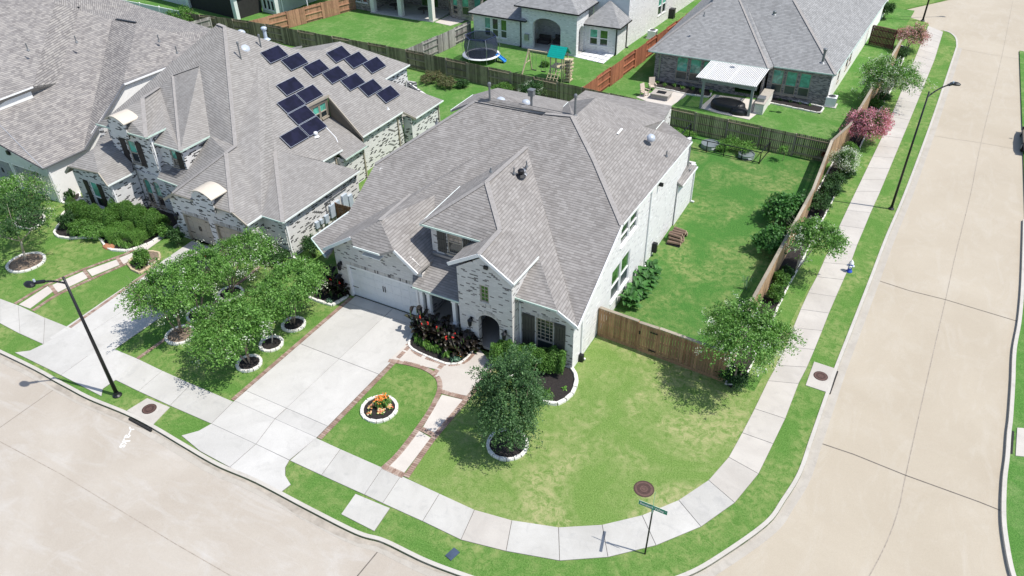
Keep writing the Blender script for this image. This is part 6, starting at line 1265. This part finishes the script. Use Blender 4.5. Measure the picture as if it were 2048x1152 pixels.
bed('long mulch bed with shrubs outside the cedar side fence', [(-3.97,29.03),(-3.69,28.94),(-3.32,29.45),(-3.20,30.76),(-3.20,32.88),(-3.09,35.32),(-3.08,36.60),(-3.01,38.79),(-2.83,41.49),(-2.69,44.72),(-2.54,48.28),(-2.41,51.01),(-2.26,54.80),(-2.01,58.37),(-1.95,60.54),(-1.84,64.77),(-1.49,68.95),(-1.14,74.18),(-1.02,81.40),(-1.16,86.16),(-1.79,86.71),(-3.11,62.85),(-3.67,50.14),(-4.06,37.43),(-4.14,30.40)], h=.03, edge='stone_white', ew=.1, eh=.08, step=.9, seed=9)
bed('tidy mulch bed along the far left house front', [(-51.26,22.24),(-49.71,22.30),(-49.66,23.19),(-50.30,23.91),(-51.38,24.20),(-52.34,23.34)], edge='stone_white', ew=.14, step=.5, seed=10)
st_ = thing('terracotta_rocks', 'flat rust coloured stones at the tip of the shrub bed', 'rocks', (-43.15,23.40))
for i, q_ in enumerate(((213,493),(219,495),(225,496))): pass
m = MB(); m.lathe((*(-43.12,23.41), 0), [(.45, 0), (.4, .1), (.2, .16), (0, .17)], 9, sx=1.2, sy=.7); m.build('rock', 'stone_rust', st_)
GT = 'crepe myrtles in the left front lawn'
L_ = dict(name='crepe_myrtle', mat='leaf_bright', group=GT, tip='bloom_white')
tree('crepe myrtle leaning over the neighbour driveway, in the soil ring', (-31.87,19.24,-0.02,-0.04,2.97,2.41,1.62), ntw=820, nl=26, droop=.5, seed=1, tipf=.05, leaf=.095, **L_)
tree('crepe myrtle shading the parked dark car', (-32.27,20.99,0.63,0.91,2.96,2.05,1.14), ntw=640, nl=26, seed=2, tipf=.04, leaf=.09, **L_)
tree('crepe myrtle with pale blossoms near the tan garage doors', (-32.07,23.29,0.75,0.97,2.72,2.03,1.22), ntw=640, nl=26, seed=3, tipf=.12, leaf=.09, **L_)
tree('broad crepe myrtle in the black ring nearest the pavement', (-26.62,19.15,-0.15,-0.21,2.56,2.33,1.71), ntw=950, nl=28, droop=.7, seed=4, tipf=.03, leaf=.10, **L_)
tree('small slender crepe myrtle sapling with a pale trunk', (-26.66,20.90,0.13,0.16,1.78,0.95,0.68), ntw=150, nl=22, stems=1, tr=.035, seed=5, bark='bark_pale', leaf=.085, **L_)
tree('crepe myrtle beside the left bed of the white garage door', (-26.79,22.72,0.12,0.14,2.67,2.49,1.28), ntw=900, nl=28, droop=.7, seed=6, tipf=.02, leaf=.10, **L_)
tree('dark round tree with straight pale trunk in the wide soil ring', (-46.53,19.87,0.06,0.13,3.00,3.12,2.38), name='shade_tree', mat='leaf_dark', ntw=760, nl=26, stems=1, tr=.09, seed=7, bark='bark_pale', leaf=.10, droop=.2)
tree('pale flowering crepe myrtle at the left edge beside the grey garage', (-51.06,23.22,-0.19,-0.44,2.22,3.10,1.77), mat='leaf_bright', ntw=520, nl=24, seed=8, tip='bloom_white', tipf=.4, leaf=.09)
tree('dark weeping cypress in the white stone ring', (-11.90,20.63,0.13,0.08,3.00,1.96,3.08), name='cypress_tree', mat='leaf_cypress', ntw=1500, nl=36, stems=1, tr=.08, seed=9, leaf=.08, droop=.9, gaps=.35, low=.75)
GF = 'flowering trees outside the cedar side fence'
tree('white flowering crepe myrtle at the corner end of the front fence', (-3.63,29.29,0.27,0.03,3.36,2.40,1.61), mat='leaf_bright', ntw=1150, nl=28, seed=10, tip='bloom_white', tipf=.08, group=GF, leaf=.09)
tree('white flowering crepe myrtle with pale twisted trunks, left of the hydrant', (-2.94,40.83,0.59,0.03,2.66,2.08,1.37), mat='leaf_bright', ntw=800, nl=26, seed=11, tip='bloom_white', tipf=.07, group=GF, bark='bark_pale', leaf=.10, low=.2)
shrub('white blossomed bush against the fence below the pink tree', (-2.62,54.89,1.13,1.13), name='flowering_bush', mat='leaf_myrtle', tip='bloom_white', tipf=.4, seed=12, ntw=360, leaf=.09, group=GF)
tree('bright pink crepe myrtle leaning on the cedar fence', (-2.36,60.83,0.41,0.01,1.81,1.62,1.26), mat='leaf_mixed', ntw=680, nl=24, seed=13, tip='bloom_pink', tipf=.8, tipsize=2.2, group=GF, leaf=.10)
tree('creamy white crepe myrtle over the fence near the dark gate', (-1.97,69.57,0.42,0.01,2.45,2.75,1.96), mat='leaf_bright', ntw=760, nl=26, seed=14, tip='bloom_white', tipf=.3, tipsize=1.7, group=GF, leaf=.11)
tree('pale pink crepe myrtle farthest up the pavement', (-1.09,85.36,0.32,0.00,1.56,1.48,1.02), mat='leaf_mixed', ntw=260, nl=18, seed=15, tip='bloom_pale_pink', tipf=.8, tipsize=2.3, group=GF, leaf=.11)
GS = 'dark bushes outside the cedar side fence'
for i, (q_, l_) in enumerate((((-3.71,29.40,0.79,0.47), 'dark bush under the white flowering tree at the fence corner'), ((-3.40,37.10,0.48,0.57), 'dark bush on mulch just above the white stone edging'), ((-3.45,38.63,0.56,0.56), 'dark bush below the pale twisted trunks'), ((-3.38,39.81,0.45,0.35), 'small dark bush tucked behind the twisted trunks'), ((-2.99,48.51,0.92,0.77), 'dark bush right beside the orange fence top'), ((-2.82,50.73,0.76,0.61), 'second dark bush above the tree by the hydrant'), ((-2.70,52.47,0.78,0.58), 'dark bush below the white blossomed bush'), ((-2.42,58.41,0.64,0.54), 'leafy green bush under the pink tree'), ((-1.96,68.73,0.64,0.41), 'low light green bush under the creamy tree'), ((-1.33,81.78,0.69,0.75), 'dark twiggy bush under the pale pink tree'), ((-1.49,69.87,0.70,0.58), 'dark bush behind the low light green bush'), ((-2.13,54.62,0.57,0.36), 'dark low bush in front of the white blossomed bush'))):
    shrub(l_, q_, mat='leaf_dark' if i not in (1, 2, 7, 8) else 'leaf_shrub', seed=30 + i, ntw=330, nl=22, leaf=.08, group=GS)
tree('large leafed fig tree inside the fence, upper of two', (-4.40,46.13,-0.39,-0.04,1.03,1.48,1.10), name='fig_tree', mat='leaf_fig', ntw=420, nl=22, seed=50, leaf=.17, droop=.3, stems=2, group='fig trees inside the side fence')
tree('large leafed fig tree inside the fence, lower of two', (-4.38,42.06,-0.38,-0.04,0.96,1.09,0.95), name='fig_tree', mat='leaf_fig', ntw=340, nl=22, seed=51, leaf=.17, droop=.3, stems=2, group='fig trees inside the side fence')
clump('thin pale stems growing by the fence shadow', (-5.18,37.51), .5, .9, 16, seed=52, mat='leaf_blue'); 
tree('small young tree with thin trunk near the back fence', (-6.85,55.04,-0.03,-0.00,0.91,0.49,0.59), name='young_tree', mat='leaf_grassy', ntw=60, nl=16, stems=1, tr=.02, seed=53, leaf=.08)
shrub('rust red shrub in the back fence corner', (-3.96,56.18,0.41,0.61), mat='leaf_red', ntw=90, seed=54, leaf=.08)
for i, q_ in enumerate(((-10.89,55.25,0.99,0.57), (-9.68,55.05,0.82,0.62), (-11.54,54.59,0.41,0.31), (-15.55,56.24,0.60,0.24), (-14.41,56.09,0.68,0.27))): shrub(('feathery light green plants left inside the black fence', 'feathery light green plants around the round planter', 'low leafy plant between the two planters', 'weeds along the back fence, left', 'weeds along the back fence, behind the black fence')[i], q_, mat='leaf_grassy', ntw=220 if i < 2 else 90, nl=16, seed=60 + i, leaf=.07, name='vegetable_plant', cat='plant')
# plants by the walls
def hedge(label, a, b, w, h, mat='leaf_dark', seed=0, dens=1.0, leaf=.07, name='hedge'):
    a = Vector((*a, 0)); b = Vector((*b, 0)); L = (b - a).length; u = (b - a).normalized(); v = Vector((-u.y, u.x, 0)); rng = np.random.default_rng(seed); t = thing(name, label, 'hedge', tuple((a + b) / 2)); n = int(L * h * w * 2600 * dens) + int(L * (w + 2 * h) * 900 * dens)
    s = rng.uniform(-.5, .5, n); q = rng.uniform(-1, 1, n); z = rng.uniform(.05, 1, n); sh = rng.uniform(size=n) ** .35
    ang = rng.uniform(0, PI, n); q = np.cos(ang) * sh; z = .25 + .75 * np.sin(ang) * sh; bumpy = 1 + .10 * np.sin(s * L * 5 + q * 3) + .06 * np.sin(s * L * 11)
    P_ = (s * L)[:, None] * np.array(u) + (q * w / 2 * bumpy)[:, None] * np.array(v); P_[:, 2] = z * h * bumpy
    N_ = nrm(q[:, None] * np.array(v) + np.array([0, 0, 1.0]) * (z - .2)[:, None] + rng.normal(size=(n, 3)) * .5); D = nrm(rng.normal(size=(n, 3))); Lf = leaf * rng.uniform(.7, 1.3, n)
    quads('foliage', P_, D, N_, Lf, Lf * .55, mat, t)
    with local(): m = MB(); [m.cyl(u * (L * (i / 5 - .5) * .9), u * (L * (i / 5 - .5) * .9) + Vector((0, 0, h * .6)), .02, .01, 5) for i in range(6)]; m.build('stem', 'bark_dark', t, kind='stuff')
    return t
hedge('dense dark green hedge under the large shuttered window', (-15.31,25.23), (-11.56,26.20), 1.3, 1.35, 'leaf_shrub', 1, leaf=.08)
hedge('leafy hedge along the front bay of the solar panel house', (-48.70,25.01), (-44.15,25.10), 1.3, 1.35, 'leaf_shrub', 2); hedge('tall dark hedge under the lower windows of the solar panel house', (-45.38,26.08), (-40.98,26.13), 1.6, 1.6, 'leaf_shrub', 3)
hedge('rounded yellow green clipped hedge in the middle of the shrub bed', (-43.77,23.69), (-43.29,25.53), 1.6, .95, 'leaf_grassy', 4, leaf=.05); hedge('clipped yellow green hedge along the neighbour driveway edge', (-41.92,24.16), (-41.80,26.42), 1.3, .9, 'leaf_grassy', 5, leaf=.05)
for i, (q_, l_, m_) in enumerate((((-47.58,23.86,0.67,0.67), 'round dark bush at the left tip of the shrub bed', 'leaf_dark'), ((-46.02,23.74,0.93,0.57), 'leafy mid green bush behind the left tip of the shrub bed', 'leaf_shrub'), ((-44.92,23.91,0.91,0.50), 'mid green bush in the front row of the shrub bed', 'leaf_bright'), ((-39.14,25.65,0.53,0.72), 'round bush left of the tan garage door', 'leaf_dark'), ((-39.22,23.04,0.52,0.66), 'round bush in the small corner bed by the driveway', 'leaf_shrub'), ((-32.24,27.20,1.12,0.56), 'wide dark bush at the brick corner of the solar panel house', 'leaf_dark'), ((-30.29,28.61,0.65,0.91), 'tall dark bush against the speckled side wall', 'leaf_dark'), ((-32.53,57.53,0.95,0.61), 'green bush at the back fence behind the central roof', 'leaf_shrub'), ((-29.24,57.01,1.29,1.18), 'big dark flowering bush behind the central roof', 'leaf_dark'), ((-39.90,56.86,1.29,0.56), 'low bronze green shrub at the back of the left yard', 'leaf_mixed'), ((-37.99,56.57,1.07,0.54), 'bronze shrub with flat stone beside it', 'leaf_mixed'), ((-36.62,57.19,0.68,0.45), 'small dark shrub near the fence in the left yard', 'leaf_dark'), ((-20.37,59.08,0.45,0.45), 'small leafy shrub leaning on the fence behind the patio', 'leaf_grassy'), ((-32.06,65.34,0.41,0.29), 'tiny bush beside the play tower', 'leaf_shrub'))):
    shrub(l_, q_, mat=m_, seed=80 + i, ntw=300, nl=22, leaf=.08, tip='bloom_white' if i == 8 else None, tipf=.08)
tree('leafy tree behind the grey fence at the top left', (-74.93,58.30,0.12,0.15,1.33,2.23,1.37), name='shade_tree', mat='leaf_shrub', ntw=420, nl=22, seed=99, leaf=.12, stems=1, tr=.07, droop=.1)
for i, q_ in enumerate(((-46.32,23.44), (-45.69,23.62), (-44.57,24.04), (-42.57,23.83), (-41.87,23.85), (-43.02,23.87), (-41.43,24.27))): clump(('arching grassy plant at the left tip of the shrub bed', 'arching grassy plant second from the left tip of the shrub bed', 'arching grassy plant behind the rust coloured stones', 'arching grassy plant before the clipped yellow hedge', 'arching grassy plant nearest the neighbour path', 'arching grassy plant left of the clipped yellow hedge', 'arching grassy plant at the right end of the shrub bed')[i], q_, .5, .4, 60, seed=100 + i, group='grassy plants in the shrub bed')
for i, q_ in enumerate(((-39.90,22.73), (-39.13,22.62))): clump(('arching grassy plant left in the small corner bed', 'arching grassy plant right in the small corner bed')[i], q_, .4, .35, 50, seed=110 + i, group='grassy plants in the corner bed')
GC = 'dark red leafed cannas beside the driveway'
cl_ = ['tallest dark canna with red flower beside the driveway', 'dark canna with red flower at the driveway side of the bed', 'dark canna behind the first grassy plant', 'dark canna in front of the white porch columns', 'dark canna before the low porch wall', 'dark canna below the left wall lantern', 'dark canna at the right end of the bed', 'short dark canna beside the arched entry', 'dark canna in the middle front of the bed', 'dark canna behind the silvery plant']
for i, (q_, h_) in enumerate((((-19.91,25.16), 1.7), ((-19.38,24.96), 1.4), ((-19.32,25.46), 1.5), ((-18.61,25.26), 1.3), ((-18.38,25.66), 1.2), ((-17.70,25.45), 1.2), ((-16.93,25.38), 1.1), ((-16.82,25.71), .9), ((-17.78,24.86), 1.0), ((-17.12,24.92), .95))): canna(cl_[i], q_, h_, 7, seed=i, group=GC)
for i, q_ in enumerate(((-26.75,25.99), (-26.25,26.03), (-26.19,26.50), (-27.40,26.23))): canna(('tall dark canna with a red flower by the garage corner', 'dark canna beside the garage wall', 'dark canna right of the tall one, at the driveway', 'low dark canna left of the garage corner')[i], q_, (1.9, 1.3, 1.1, 1.2)[i], 7, seed=20 + i, group='dark cannas left of the white garage door')
GG = 'grassy plants in front of the cannas'
for i, q_ in enumerate(((-19.25,24.56), (-18.68,24.48), (-18.24,24.48), (-17.68,24.45), (-19.63,24.74))): clump(('grassy plant left of the row before the cannas', 'second grassy plant before the cannas', 'third grassy plant before the cannas', 'grassy plant nearest the path junction', 'first grassy plant at the driveway corner')[i], q_, .42, .42, 80, seed=120 + i, group=GG)
clump('silvery blue green plant at the front point of the bed', (-17.07,24.32), .38, .3, 90, mat='leaf_blue', w=.05, seed=130); clump('orange flowering plant beside the silvery plant', (-16.91,24.67), .25, .3, 40, seed=131, tip='bloom_orange', ntip=14); clump('young bright green plant in the black mulch corner bed', (-11.02,25.04), .22, .12, 26, seed=132, w=.06); clump('light green grassy plant behind the cypress', (-11.58,24.03), .5, .5, 80, seed=133); clump('small plant in the bed left of the garage', (-26.24,25.28), .3, .25, 40, mat='leaf_blue', seed=134)
for i, (q_, h_) in enumerate((((-10.55,32.95), 1.1), ((-10.49,33.83), 1.0), ((-10.56,35.12), .95), ((-10.49,35.95), 1.0))): canna(('green broad leafed plant nearest the front fence', 'second green broad leafed plant along the brick wall', 'third green broad leafed plant along the brick wall', 'farthest green broad leafed plant along the brick wall')[i], q_, h_, 9, seed=40 + i, mat='leaf_fig', flower=False, group='broad leafed plants along the long wall', leafl=.6, name='broad_leaf_plant')
# flower ring contents
rg = random.Random(8); fc = (-18.50,19.62)
for i in range(22):
    a = rg.uniform(0, 2 * PI); q = rg.uniform(0, .62); big = i < 8
    if big: a = rg.uniform(.5, 2.6); q = rg.uniform(0, .4)
    clump(('bushy orange flowering plant at the back of the flower ring' if big else 'low red and cream flowering plant in the flower ring'), (fc[0] + math.cos(a) * q, fc[1] + math.sin(a) * q), .26 if big else .17, .6 if big else .2, 60 if big else 30, name='flowering_plant', mat='leaf_bright', w=.06, seed=200 + i, tip='bloom_orange' if big else 'bloom_mixed', ntip=14 if big else 12, group='tall orange flowers in the ring' if big else 'low mixed flowers in the ring')
for i in range(7): clump(('leftmost', 'second', 'third', 'fourth', 'fifth', 'sixth', 'last')[i] + ' small leafy plant from the left along the grey brick wall', (-20.6 + i * .85, 65.7 - (i % 2) * .3), .35, .35, 36, seed=240 + i, group='small plants along the grey brick house')
for i in range(5): clump(('leftmost dark', 'second dark', 'middle dark', 'fourth dark', 'bright green')[i] + ' plant in the narrow bed under the right windows', (-10.4 + i * .85, 66.6), .3, .25, 36, seed=250 + i, mat='leaf_dark' if i < 4 else 'leaf_grassy', group='small plants in the window bed')
for i, q_ in enumerate(((-51.58,26.23), (-50.98,26.21), (-51.08,26.65))): clump(('spiky dark plant left in the bed between the left houses', 'spiky dark plant in the middle of the bed between the left houses', 'spiky dark plant right in the bed between the left houses')[i], q_, .3, .7, 26, seed=260 + i, mat='leaf_dark', w=.07, group='spiky plants between the left houses')
shrub('dark green bushes beyond the grey brick house by the cross street', (-4.39,95.24,0.92,1.20), mat='leaf_dark', seed=270, ntw=300, leaf=.12)

for i, (q_, l_) in enumerate((((-45.38,24.85,0.77,0.52), 'leafy bush in the middle of the shrub bed'), ((-43.44,24.36,0.67,0.42), 'bush between the middle and the clipped hedges'), ((-40.65,26.01,0.44,0.53), 'bush at the garage end of the shrub bed'))): shrub(l_, q_, mat='leaf_bright', seed=300 + i, ntw=260, nl=22, leaf=.08)
